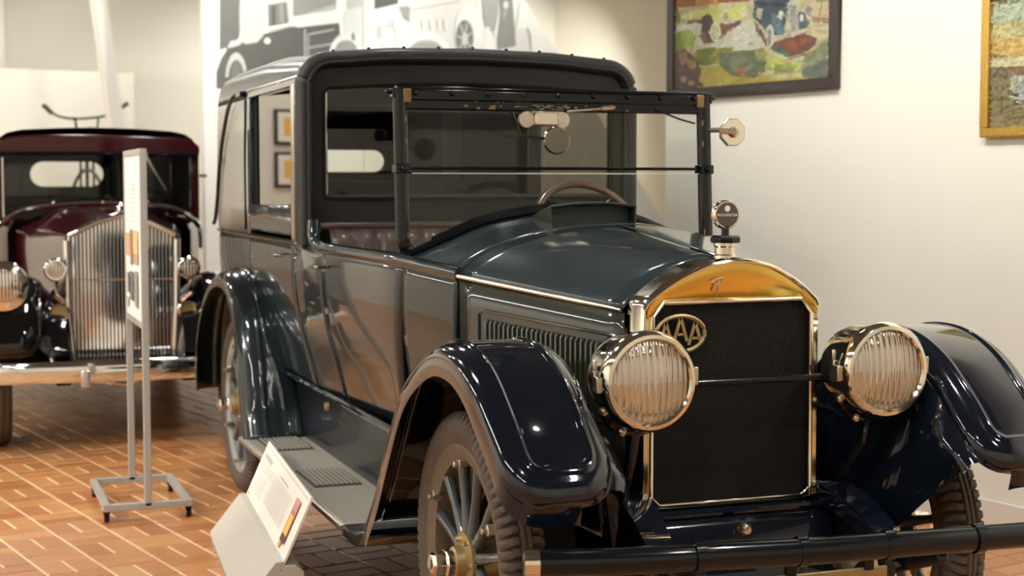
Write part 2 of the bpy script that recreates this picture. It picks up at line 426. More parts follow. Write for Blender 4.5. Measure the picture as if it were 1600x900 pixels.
# ------------------------------------------------------------ fender
def fender(name, path, side, m, parent, R_=.075, Hd=.04, flange=.05, Rc=.11, n=80, nq=44, dome=.012, bead=.085, frontcorner=True, tail=0):
    """path: (x, z, y_outer, y_inner) from the tail to the tip, y given as positive distances"""
    pts, Ln = spline([(p[0], p[1], p[2], p[3]) for p in path], n*2)
    idx = [int(round((1-(1-t)**1.6)*(2*n-1))) for t in [k/(n-1) for k in range(n)]]
    st = sorted(set(idx)); G = []; low = []
    for i in st:
        x, z, yo, yi = pts[i]; s = Ln*i/(2*n-1); e = Ln-s if frontcorner else 9
        j_ = min(max(i, 8), 2*n-9); a, b = pts[j_-8], pts[j_+8]; tx, tz = b[0]-a[0], b[1]-a[1]; l = hypot(tx, tz) or 1
        nx, nz = -tz/l, tx/l
        if nz < 0 and abs(nz) > .2: nx, nz = -nx, -nz
        ins = Rc-sqrt(max(0, Rc*Rc-(Rc-e)**2)) if e < Rc else 0
        row = []
        for k in range(nq+1):
            q = k/nq; q = q-.10*sin(2*pi*q)/1.0*.9 if False else q
            q = .35*q+.65*(.5-.5*cos(pi*q))
            y = (yo-ins)+((yi+ins)-(yo-ins))*q
            u = min(yo-y, y-yi)
            e2 = e*.8
            d = (Rc-hypot(Rc-u, Rc-e2)) if (u < Rc and e2 < Rc) else min(u, e2)
            d = max(0, d); h = Hd if d >= R_ else Hd*sqrt(max(0, 1-(1-d/R_)**2))
            h += .006*math.exp(-((d-bead)/.007)**2)
            if d > bead+.008: h += -.003
            h += dome*(1-(2*q-1)**2)
            row.append((x+nx*h, side*y, z+nz*h))
        G.append(row); low.append((nx, nz, (tx/l, tz/l)))
    mb = MB().grid(G)
    o = mb.build(name, m, parent, smooth=60, solid=.004)
    # rolled lip hanging below the outer edge and round the tip
    edge = [(G[i][0], low[i]) for i in range(len(G))]+([(p, low[-1]) for p in G[-1][1:]] if frontcorner else [])
    G2 = [[], [], []]
    for p, (nx, nz, t) in edge:
        w_ = min(1, max(0, (p[0]-(path[-1][0]-.22))/.18)) if frontcorner else 0
        dx, dz = -nx*(1-w_)-.25*w_, -nz*(1-w_)-1*w_; l_ = hypot(dx, dz); dx *= flange/l_; dz *= flange/l_
        G2[0].append(p); G2[1].append((p[0]+dx*.5, p[1]+side*.004*(1-w_), p[2]+dz*.5)); G2[2].append((p[0]+dx, p[1]+side*.001*(1-w_), p[2]+dz))
    MB().grid(G2).build('rolled_lip', m, o, smooth=60)
    return o, G

# ------------------------------------------------------------ THE GREEN TOWN CAR
car = empty('vintage_town_car', (0, 0, 0), 'dark blue green town car with open front seat and big nickel headlights, in front', 'car')
BX = [(.15, .30), (-.6, .575), (-1.1, .665), (-1.7, .725), (-2.15, .75), (-4.25, .75), (-4.38, .73), (-4.48, .68), (-4.53, .62), (-4.55, .56)]
def lin(tab, x):
    T = sorted(tab)
    if x <= T[0][0]: return T[0][1]
    for (a, u), (b, v) in zip(T, T[1:]):
        if x <= b: return u+(v-u)*(x-a)/(b-a)
    return T[-1][1]
Wb = lambda x: lin(BX, x)
Ws = lambda x: lin([(.15, .30), (-.6, .55), (-1.1, .615), (-2.2, .665), (-4.2, .67), (-4.45, .63), (-4.55, .55)], x)
Zb = lambda x: lin([(.15, 1.175), (-.6, 1.24), (-1.1, 1.27), (-2, 1.282), (-2.3, 1.298), (-4.5, 1.30)], x)
ZS = .655
def side_pt(x, t, sd, off=0):
    wb, ws = Wb(x), Ws(x)
    y = wb+(ws-wb)*t**1.7+.012*sin(pi*min(1, t*1.3)) + off
    return (x, sd*y, Zb(x)+(ZS-Zb(x))*t)
def side_panel(name, x0, x1, sd, m='body_paint', t0=0, t1=1, off=0, nx=14, nt=14, sh0=0, sh1=0, parent=None, solid=.02):
    """sh0/sh1: how far the front/back edges sweep with height (rounded door bottoms)"""
    G = []
    for i in range(nx+1):
        row = []
        for k in range(nt+1):
            t = t0+(t1-t0)*k/nt; f = i/nx
            x = x0+sh0*t*t+(x1+sh1*t*t-x0-sh0*t*t)*f
            row.append(side_pt(x, t, sd, off))
        G.append(row)
    return MB().grid(G).build(name, m, parent or car, smooth=60, solid=solid)
for sd in (-1, 1):
    side_panel('cowl_side', -.606, -.99, sd)
    d = side_panel('front_door', -.996, -1.87, sd, sh1=.05, sh0=-.11)
    side_panel('center_panel', -1.876, -2.32, sd, sh0=.05, sh1=.07)
    d2 = side_panel('rear_door', -2.326, -3.33, sd, sh0=.07)
    for dd, xx in ((d, -1.75), (d2, -2.45)):
        p = side_pt(xx, .1, sd, .0)
        MB().tube([(xx, p[1], p[2]), (xx, p[1]+sd*.045, p[2]), (xx-.05, p[1]+sd*.05, p[2]), (xx-.11, p[1]+sd*.045, p[2])], .008, 8).build('door_handle', 'nickel', dd)
    side_panel('rear_quarter_panel', -3.336, -4.55, sd, nx=36)
    side_panel('inner_lining', -.62, -4.1, sd, 'dark_trim', off=-.03, nx=30, solid=0)
# belt moulding / coaming along the door tops
for sd in (-1, 1):
    pts = [(x, sd*(Wb(x)-.012), Zb(x)+.006) for x in [-.6-.1*i for i in range(14)]]
    pts += [(-1.98, sd*.735, 1.30), (-2.03, sd*.735, 1.345), (-2.05, sd*.73, 1.39)]
    q, _ = spline(pts, 60)
    MB().tube(q, .026, 12).build('door_coaming', 'body_paint', car)
    pts = [(x, sd*(Wb(x)+.006), Zb(x)-.004) for x in [-2.1-.1*i for i in range(23)]]
    MB().tube(pts, .011, 8).build('belt_moulding', 'body_paint', car)
    pts = [(x, sd*(lin([(.12, .302), (-.6, .576)], x)+.003), lin([(.12, 1.178), (-.6, 1.242)], x)) for x in [.12-.06*i for i in range(13)]]
    MB().tube(pts, .007, 8).build('hood_moulding', 'dull_nickel', car)
# back of the body
G = []
for k in range(15):
    t = k/14; row = []
    for j in range(-12, 13):
        p = side_pt(-4.55, t, 1); row.append((-4.55-.03*cos(pi*j/24)+.0, p[1]*j/12, p[2]))
    G.append(row)
MB().grid(G).build('back_panel', 'body_paint', car, smooth=60)
# cowl and hood tops
def sec(x):
    f = min(1, max(0, (.15-x)/.75))
    a = [(.30, 1.180), (.285, 1.200), (.216, 1.256), (.11, 1.308), (0, 1.330)]
    b = [(.575, 1.242), (.535, 1.285), (.42, 1.345), (.24, 1.390), (0, 1.408)]
    c = [(.665, 1.272), (.60, 1.283), (.46, 1.338), (.28, 1.405), (0, 1.442)]
    if x >= -.6: s = [(p[0]+(q[0]-p[0])*f, p[1]+(q[1]-p[1])*f) for p, q in zip(a, b)]
    else:
        g = min(1, (-.6-x)/.5); s = [(p[0]+(q[0]-p[0])*g, p[1]+(q[1]-p[1])*g) for p, q in zip(b, c)]
    full = [(-u, w) for u, w in s]+[(u, w) for u, w in s[::-1][1:]]
    q, _ = spline(full, 41); return q
def top_piece(name, xs, m, lo=0, hi=41):
    return MB().grid([[(x, p[0], p[1]) for p in sec(x)[lo:hi]] for x in xs]).build(name, m, car, smooth=50, solid=.006)
HX = [.13-.0725*i for i in range(11)]
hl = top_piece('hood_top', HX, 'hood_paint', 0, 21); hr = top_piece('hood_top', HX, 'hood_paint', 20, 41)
MB().tube([(.13, 0, 1.335), (-.2, 0, 1.372), (-.6, 0, 1.411)], .004, 8).build('hood_hinge', 'hood_paint', car)
for x0, x1 in ((-.05, -.25),):
    pass
CX = [-.606-.05*i for i in range(11)]
top_piece('cowl_top', CX, 'hood_paint')
# dashboard below the windshield
q = sec(-1.1); MB().prism([(p[0]*.97, p[1]-.01) for p in q]+[(.62, 1.0), (-.62, 1.0)], 'x', -1.13, -1.10).build('dashboard', 'black_enamel', car)
MB().tube([(-1.10, p[0], p[1]+.008) for p in q], .016, 8).build('cowl_edge_roll', 'black_enamel', car)
# cowl ventilator, lid raised
bx = -.80
V = [(bx, -.165, 1.418), (bx, .165, 1.418), (bx-.13, .165, 1.418), (bx-.13, -.165, 1.418)]
lid = MB(); G = []
for i in range(5):
    f = i/4; G.append([(bx-.17+.17*f, y, 1.432+.036*f+.012*(1-(y/.165)**2)+.004*sin(pi*f)) for y in [-.165+.033*j for j in range(11)]])
vent = lid.grid(G).build('ventilator_lid', 'vent_paint', car, smooth=60, solid=.006)
for sd in (-1, 1):
    MB().prism([(bx, 1.40), (bx-.17, 1.41), (bx-.17, 1.432), (bx, 1.466)], 'y', sd*.163-.003, sd*.163+.003).build('lid_side', 'vent_paint', vent, smooth=0)
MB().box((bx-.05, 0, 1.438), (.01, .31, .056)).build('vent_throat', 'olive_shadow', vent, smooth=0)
MB().tube([(bx+.002, y, 1.468+.012*(1-(y/.165)**2)) for y in [-.165+.033*j for j in range(11)]], .004, 6).build('lid_lip', 'vent_paint', vent)
# hood sides with louvres
for sd in (-1, 1):
    G = []
    for i in range(13):
        x = .13-.0605*i; y = lin([(.13, .303), (-.6, .572)], x); zt = lin([(.13, 1.168), (-.6, 1.232)], x)
        G.append([(x, sd*(y-.006*(k/6)), zt-(zt-.70)*k/6) for k in range(7)])
    hs = MB().grid(G).build('hood_side', 'hood_side_reflection_tint', car, smooth=60, solid=.006)
    def on(x, z, o=0): return (x, sd*(lin([(.13, .303), (-.6, .572)], x)+o), z)
    pts = [on(-.50, 1.125), on(-.47, 1.135), on(.10, 1.100), on(.10, .84), on(-.50, .84)]
    MB().tube(pts, .006, 8, loop=True).build('louvre_border', 'hood_side_reflection_tint', hs)
    l0 = None; ang = math.atan2(.269, .73)*(-sd)
    for k in range(26 if sd < 0 else 14):
        x = .075-.0212*k*(1 if sd < 0 else 1.9); zt = lin([(.10, 1.075), (-.5, 1.112)], x)
        if l0 is None:
            mb = MB(); H = .24
            sections = []
            for zz, f in [(0, 0), (-.004, .6), (-.012, 1), (-H+.012, 1), (-H, 0)]:
                sections.append([(-.007, 0, zz), (-.004, sd*.011*f, zz), (.003, sd*.011*f, zz), (.006, 0, zz)])
            l0 = mb.rings(sections).build('louvre', 'hood_side_reflection_tint', hs, smooth=50)
            s = l0
        else:
            s = l0.copy(); COL.objects.link(s); s.parent = hs
        s.location = on(x, zt, .001); s.rotation_euler[2] = ang
# radiator shell
arch = [(.290, 1.195), (.283, 1.210), (.216, 1.262), (.15, 1.298), (.09, 1.320), (0, 1.332)]
full = spline([(-u, w) for u, w in arch]+[(u, w) for u, w in arch[::-1][1:]], 33)[0]
outer = [(-.290, .60), (-.290, .9)]+full+[(.290, .9), (.290, .60)]
def ringx(poly, x, sc=0): return [(x, u, w) for u, w in poly]
inner = [(-.262, .64), (-.262, .9), (-.262, 1.165), (-.225, 1.205), (0, 1.205), (.225, 1.205), (.262, 1.165), (.262, .9), (.262, .64), (.235, .612), (-.235, .612)]
# shell: outer skin swept back, front face in strips around the core opening
sk = MB(); n = len(outer); V = []
for x, g in ((.13, 0), (.222, 0), (.236, -.010)):
    V.append([(x, u*(1+g*1.5), w+g*(1 if w > .7 else 0)) for u, w in outer])
sk.rings(V, False, False)
shell = sk.build('radiator_shell', 'nickel', car, smooth=35)
side_f = MB()
for sd in (-1, 1):
    side_f.box((.236, sd*.275, .90), (.006, .024, .60))
side_f.box((.236, 0, .598), (.006, .57, .026))
side_f.build('shell_front_strip', 'nickel', shell, smooth=0, bev=.002)
# brass-coloured header panel, leaning slightly forward at the top
G = []
top = [(u*.965, w-.012) for u, w in full]
for u, w in top:
    au = abs(u); zb = 1.209 if au < .225 else 1.209-(au-.225)*1.08
    hh = max(0, w-zb)/.115; G.append([(.237+(.026*f+.008*sin(pi*f))*hh, u, zb+(max(w, zb+.002)-zb)*f) for f in [j/6 for j in range(7)]])
MB().grid(G).build('header_panel', 'brass', shell, smooth=60)
MB().tube([(.238+.026*max(0, w-1.209)/.115, u*.985, w-.008) for u, w in full], .007, 8).build('header_rim', 'nickel', shell)
core_poly = inner
MB().prism(core_poly, 'x', .20, .226).build('radiator_core', 'honeycomb', car, smooth=0)
MB().tube([(.240, u, w) for u, w in inner], .0075, 8, loop=True).build('core_bead', 'nickel', shell, smooth=50)
MB().tube([(.236, u*1.035, w+(.008 if w > 1.1 else -.006 if w < .62 else 0)) for u, w in inner], .004, 6, loop=True).build('core_bead', 'brass', shell, smooth=50)
# emblem on the header: small script flourish
MB().tube([(.268, -.085, 1.262), (.27, -.07, 1.272), (.272, -.055, 1.276), (.27, -.058, 1.262), (.268, -.068, 1.252), (.264, -.070, 1.225)], .0035, 6).build('header_emblem', 'dull_nickel', shell)
# badge AAA
bd = MB(); E_ = [(.236+.0, -.175+.078*cos(2*pi*j/40), 1.115+.052*sin(2*pi*j/40)) for j in range(40)]
bd.tube([(.246, p[1], p[2]) for p in E_], .0065, 6, loop=True, ry=.0065)
badge = bd.build('badge', 'old_brass', car)
def stroke(mb, p, q, w=.009, x=.246):
    u = Vector((0, q[0]-p[0], q[1]-p[1])); l = u.length; a = math.atan2(u.z, u.y)
    mb.box((x, (p[0]+q[0])/2, (p[1]+q[1])/2), (.004, l, w), rx=a)
for cy, zz0, zz1 in ((-.222, -.034, .034), (-.175, -.022, .048), (-.128, -.034, .034)):
    mb = MB(); c = 1.115
    stroke(mb, (cy-.021, c+zz0), (cy, c+zz1)); stroke(mb, (cy+.021, c+zz0), (cy, c+zz1)); stroke(mb, (cy-.014, c+zz0+.02), (cy+.014, c+zz0+.02), .007)
    mb.build('letter', 'old_brass', badge, smooth=0)
# filler neck, cap, temperature gauge
MB().lathe([(.034, 0), (.034, .012), (.030, .015), (.030, .035), (.034, .04), (.034, .05)], Matrix.Translation((.185, 0, 1.325)) @ Matrix.Rotation(-pi/2, 4, 'Y'), 24).build('filler_neck', 'nickel', car)
cap = MB().lathe([(.025, .0), (.044, .002), (.046, .008), (.046, .018), (.04, .024), (.012, .026), (.012, .045), (.018, .05)], Matrix.Translation((.185, 0, 1.372)) @ Matrix.Rotation(-pi/2, 4, 'Y'), 8).build('radiator_cap', 'black_enamel', car, smooth=25)
gx = .185
gauge = MB().lathe([(0, -.014), (.036, -.014), (.043, -.008), (.043, .008), (.040, .012), (.036, .012)], Matrix.Translation((gx, 0, 1.457)), 32).build('temperature_gauge', 'nickel', car)
MB().lathe([(0, .010), (.036, .010), (.036, .0125), (0, .0125)], Matrix.Translation((gx, 0, 1.457)), 32).build('gauge_face', 'dial_face', gauge)
MB().lathe([(0, .0125), (.009, .0125), (.009, .0135), (0, .0135)], Matrix.Translation((gx, 0, 1.475)), 16).build('gauge_window', 'dial_light', gauge)
def text(name, s, size, loc, rot, m, parent, ext=.0004, align='CENTER'):
    c = bpy.data.curves.new(name, 'FONT'); c.body = s; c.size = size; c.extrude = ext; c.align_x = align
    t = bpy.data.objects.new('lettering_outline', c); me = bpy.data.meshes.new_from_object(t); bpy.data.objects.remove(t)
    o = bpy.data.objects.new(name, me); COL.objects.link(o); o.location = loc; o.rotation_euler = rot; me.materials.clear(); me.materials.append(MATS[m]); o.parent = parent
    return o
text('gauge_lettering', 'MOTOMETER', .011, (gx+.0130, 0, 1.452), (pi/2, 0, pi/2), 'dial_light', gauge)
# headlights
for sd in (-1, 1):
    hy, hz, hx = sd*.375, 1.010, .47
    T = Matrix.Translation((hx, hy, hz))
    body = MB().lathe([(0, -.205), (.03, -.203), (.085, -.19), (.118, -.165), (.126, -.13), (.126, -.03), (.129, -.028)], T, 48).build('headlight', 'nickel', car)
    MB().lathe([(.128, -.040), (.138, -.038), (.141, -.020), (.139, -.002), (.130, .010), (.120, .012), (.114, .006), (.118, -.002)], T, 56, False).build('headlight_rim', 'nickel', body)
    MB().lathe([(.116, -.004), (.105, -.04), (.08, -.085), (.045, -.115), (0, -.125)], T, 40).build('reflector', 'reflector', body)
    MB().lathe([(0, -.12), (.012, -.115), (.016, -.09), (.012, -.07), (0, -.062)], T, 16).build('bulb', 'plain_white', body)
    MB().lathe([(.117, 0), (.1, .009), (.08, .016), (.05, .023), (.025, .026), (.0, .027)], T, 48).build('lens', 'lens_glass', body)
    MB().box((hx-.035, hy-.141, hz-.005), (.03, .02, .045)).box((hx-.06, hy-.137, hz), (.02, .018, .06)).lathe([(0, 0), (.007, 0), (.007, .03), (0, .03)], Matrix.Translation((hx-.06, hy-.14, hz+.03)) @ Matrix.Rotation(-pi/2, 4, 'Y'), 8).build('rim_clamp', 'dull_nickel', body, bev=.003)
    MB().box((hx-.02, hy+.141, hz+.01), (.03, .014, .05)).build('rim_hinge', 'dull_nickel', body, bev=.003)
    # fork bracket
    fk = [(hx-.10, hy-.10, hz-.085), (hx-.10, hy-.06, hz-.135), (hx-.10, hy, hz-.150), (hx-.10, hy+.06, hz-.135), (hx-.10, hy+.10, hz-.085)]
    br = MB().tube(spline(fk, 20)[0], .014, 8).tube([(hx-.10, hy, hz-.15), (hx-.12, hy-sd*.0, hz-.22), (.26, sd*.36, .66)], .016, 8).build('headlight_bracket', 'black_enamel', car)
    for q in ((hx-.085, hy-.105, hz-.085), (hx-.085, hy-.05, hz-.145), (hx-.085, hy+.09, hz-.1)):
        MB().lathe([(0, 0), (.012, .002), (.012, .014), (.006, .02), (0, .021)], Matrix.Translation(q), 10).build('bracket_bolt', 'dull_nickel', br)
MB().tube([(.36, -.24, .985), (.36, .24, .985)], .010, 10).tube([(.36, -.27, .985), (.36, -.235, .985)], .016, 10).tube([(.36, .235, .985), (.36, .27, .985)], .016, 10).build('tie_bar', 'black_enamel', car)
# fenders
front = [(-.68, .385, .882, .60), (-.55, .52, .88, .585), (-.43, .675, .88, .57), (-.31, .83, .878, .56), (-.22, .92, .876, .555), (-.10, .992, .873, .55), (.04, 1.045, .870, .55), (.17, 1.056, .870, .55), (.28, 1.040, .870, .55), (.385, .995, .870, .55), (.475, .93, .868, .55), (.555, .86, .865, .55), (.62, .79, .862, .55), (.67, .725, .86, .55)]
rear = [(-4.16, .42, .905, .66), (-4.17, .56, .905, .66), (-4.13, .70, .905, .66), (-4.04, .84, .90, .66), (-3.90, .95, .895, .66), (-3.72, 1.03, .89, .66), (-3.50, 1.06, .885, .66), (-3.30, 1.025, .88, .66), (-3.13, .90, .88, .66), (-3.04, .76, .88, .64), (-2.98, .60, .88, .60), (-2.93, .46, .88, .585), (-2.86, .345, .88, .58)]
for sd in (-1, 1):
    fo, G = fender('front_fender', front, sd, 'fender_paint', car, bead=.066, R_=.058, n=120, nq=84)
    # inner valance from the fender's inner edge down to the frame
    inn = [g_[-1] for g_ in G if abs(g_[-1][1]) < .605 and (g_[-1][0] < 0 or abs(g_[-1][1]) < .575)]
    g = []
    for p in inn:
        x = p[0]; zb = lin([(-.7, .36), (-.05, .36), (.05, .46), (.25, .46), (.38, .50), (.5, .62), (.62, .73)], x)
        zb = min(zb, p[2]-.01); g.append([p, (x, sd*(abs(p[1])-.035), p[2]+(zb-p[2])*.15), (x, sd*(abs(p[1])-.09+lin([(.3, 0), (.62, .05)], x)), p[2]+(zb-p[2])*.5), (x, sd*lin([(.25, .40), (.6, .52)], x), zb)])
    MB().grid(g).build('inner_valance', 'fender_paint', fo, smooth=60)
    ro, G = fender('rear_fender', rear, sd, 'body_paint', car, n=60, frontcorner=False, bead=.10, flange=.03, R_=.10, Hd=.05)
    # wheel-house cheek closes the fender against the body, matt black inside
    MB().grid([[(p[0][0], sd*.70, p[0][2]), (p[0][0], sd*.70, .36)] for p in G[::3]]).build('wheelhouse', 'underseal', ro)
    MB().grid([[(p[0][0], sd*.52, min(1.0, p[0][2]-.02)), (p[0][0], sd*.52, .40)] for p in [[g_[0]] for g_ in [q_[0:1] for q_ in [[(x, 0, lin([(a[0], a[1]) for a in front], x))] for x in [-.66+.05*i for i in range(20)]]]]]).build('engine_splash_pan', 'underseal', fo)
# running boards
for sd in (-1, 1):
    rb = MB().box((-1.95, sd*.735, .348), (2.00, .29, .022)).build('running_board', 'linoleum', car, bev=.004)
    MB().tube([(-.95, sd*.884, .345), (-2.95, sd*.884, .345)], .012, 8).build('edge_strip', 'dull_nickel', rb)
    MB().prism([(-.95, .36), (-.80, .36), (-.66, .40), (-.645, .375), (-.72, .33), (-.82, .315), (-.95, .32)], 'y', sd*.884-.004 if sd < 0 else .59, -.59 if sd < 0 else .888).build('running_board_toe', 'fender_paint', car, bev=.008)
    for x in (-1.80, -2.66):
        sp = MB().box((x, sd*.735, .361), (.36, .19, .006)).build('step_plate', 'plate_rubber', rb)
        r0 = None
        for k in range(9):
            mb = MB().box((0, 0, 0), (.34, .009, .006)) if r0 is None else None
            if r0 is None: r0 = mb.build('tread_rib', 'linoleum', sp, smooth=0); s = r0
            else: s = r0.copy(); COL.objects.link(s); s.parent = sp
            s.location = (x, sd*.735-.08+.02*k, .366)
    # splash apron between board and body
    G = []
    for i in range(21):
        x = -.62-.122*i
        G.append([(x, sd*.665, .672), (x, sd*.668, .655), (x, sd*.62, .62), (x, sd*.605, .50), (x, sd*.60, .355)])
    sa = MB().grid(G).build('splash_apron', 'apron_paint', car, smooth=50)
    MB().tube([(x, sd*.674, .660) for x in (-.62, -1.6, -3.05)], .012, 8).build('apron_moulding', 'fender_paint', sa)
    MB().lathe([(0, 0), (.022, 0), (.018, .014), (0, .018)], Matrix.Translation((-2.25, sd*.625, .585)) @ Matrix.Rotation(sd*pi/2, 4, 'Z'), 16).build('apron_button', 'old_brass', sa)
# chassis, axle, front horns, bumper
MB().box((-1.9, -.36, .50), (4.6, .06, .12)).box((-1.9, .36, .50), (4.6, .06, .12)).box((-1.9, 0, .47), (4.4, .9, .03)).build('chassis_frame', 'underseal', car)
MB().tube([(0, -.66, .44), (0, -.45, .40), (0, -.3, .33), (0, .3, .33), (0, .45, .40), (0, .66, .44)], .028, 8).tube([(-3.46, -.7, .44), (-3.46, .7, .44)], .045, 10).lathe([(0, -.13), (.1, -.1), (.14, 0), (.1, .1), (0, .13)], Matrix.Translation((-3.46, 0, .44)), 16).build('axles', 'black_enamel', car)
for sd in (-1, 1):
    mb = MB()
    for k in range(4): mb.tube([(.5-.03*k, sd*.36, .43-.012*k), (.25, sd*.36, .37-.012*k), (0, sd*.36, .345-.01*k), (-.3, sd*.36, .37-.012*k), (-.52+.03*k, sd*.36, .43-.012*k)], .022, 6, ry=.006)
    mb.build('leaf_spring', 'black_enamel', car)
    # curved horn cover from the radiator foot down to the bumper
    G = []
    for x, z, y0, y1 in [(.20, .655, .27, .38), (.30, .645, .28, .385), (.40, .615, .30, .39), (.48, .575, .315, .395), (.545, .53, .325, .40), (.60, .47, .33, .40)]:
        G.append([(x-.01, sd*(y0-.01), z-.05), (x, sd*y0, z), (x, sd*y1, z), (x-.01, sd*(y1+.01), z-.06)])
    dh = MB().grid(G).build('frame_horn', 'fender_paint', car, smooth=60, solid=.006)
    MB().lathe([(0, 0), (.01, .002), (.006, .01), (0, .012)], Matrix.Translation((.53, sd*.375, .56)), 10).build('horn_bolt', 'nickel', dh)
    MB().box((.62, sd*.365, .50), (.30, .035, .07), ry=-.35).build('bumper_bracket', 'black_enamel', car, bev=.006)
# apron below the radiator
G = [[(.235, y, .590), (.28, y, .575), (.30, y, .55), (.32, y, .50), (.34, y, .40)] for y in [-.30+.05*i for i in range(13)]]
fa = MB().grid(G).build('front_apron', 'fender_paint', car, smooth=60)
MB().tube([(.27, -.30, .590), (.27, .30, .590)], .012, 8).build('apron_roll', 'fender_paint', fa)
MB().lathe([(.02, 0), (.02, .02), (.012, .03), (0, .032)], Matrix.Translation((.31, .0, .545)), 14).build('crank_hole_cap', 'dull_nickel', fa)
bp = [(.74, -.81, .612), (.77, -.6, .606), (.785, -.39, .602), (.79, -.09, .592), (.79, .17, .588), (.785, .46, .582), (.77, .70, .575), (.74, .84, .57)]
bm_ = MB().tube(spline(bp, 40)[0], .030, 14, ry=.036).build('bumper', 'black_enamel', car)
MB().tube([(.732, -.842, .612), (.742, -.805, .612)], .032, 14, ry=.038).build('bumper_end_cap', 'nickel', bm_)
MB().tube([(.742, .835, .570), (.732, .872, .570)], .032, 14, ry=.038).build('bumper_end_cap', 'nickel', bm_)
for y in (-.39, -.09, .174, .461):
    z = lin([(-.4, .602), (-.09, .592), (.17, .588), (.46, .582)], y)
    MB().tube([(.787, y-.014, z), (.787, y+.014, z)], .034, 14, ry=.041).build('bumper_clamp', 'black_enamel', bm_)
MB().box((.70, .05, .493), (.012, .36, .030)).build('bumper_crossbar', 'old_brass', bm_, bev=.004)
for y in (-.07, .17): MB().box((.70, y, .54), (.02, .03, .08)).build('crossbar_strap', 'black_enamel', bm_, bev=.003)
# wheels
for x, y in ((0, .712), (-3.46, .755)):
    for sd in (-1, 1):
        make_wheel('wheel', car, (x, sd*y, .44), sd, rim='rim_paint' if x == 0 else 'pale_rim', spoke_m='spoke_paint')

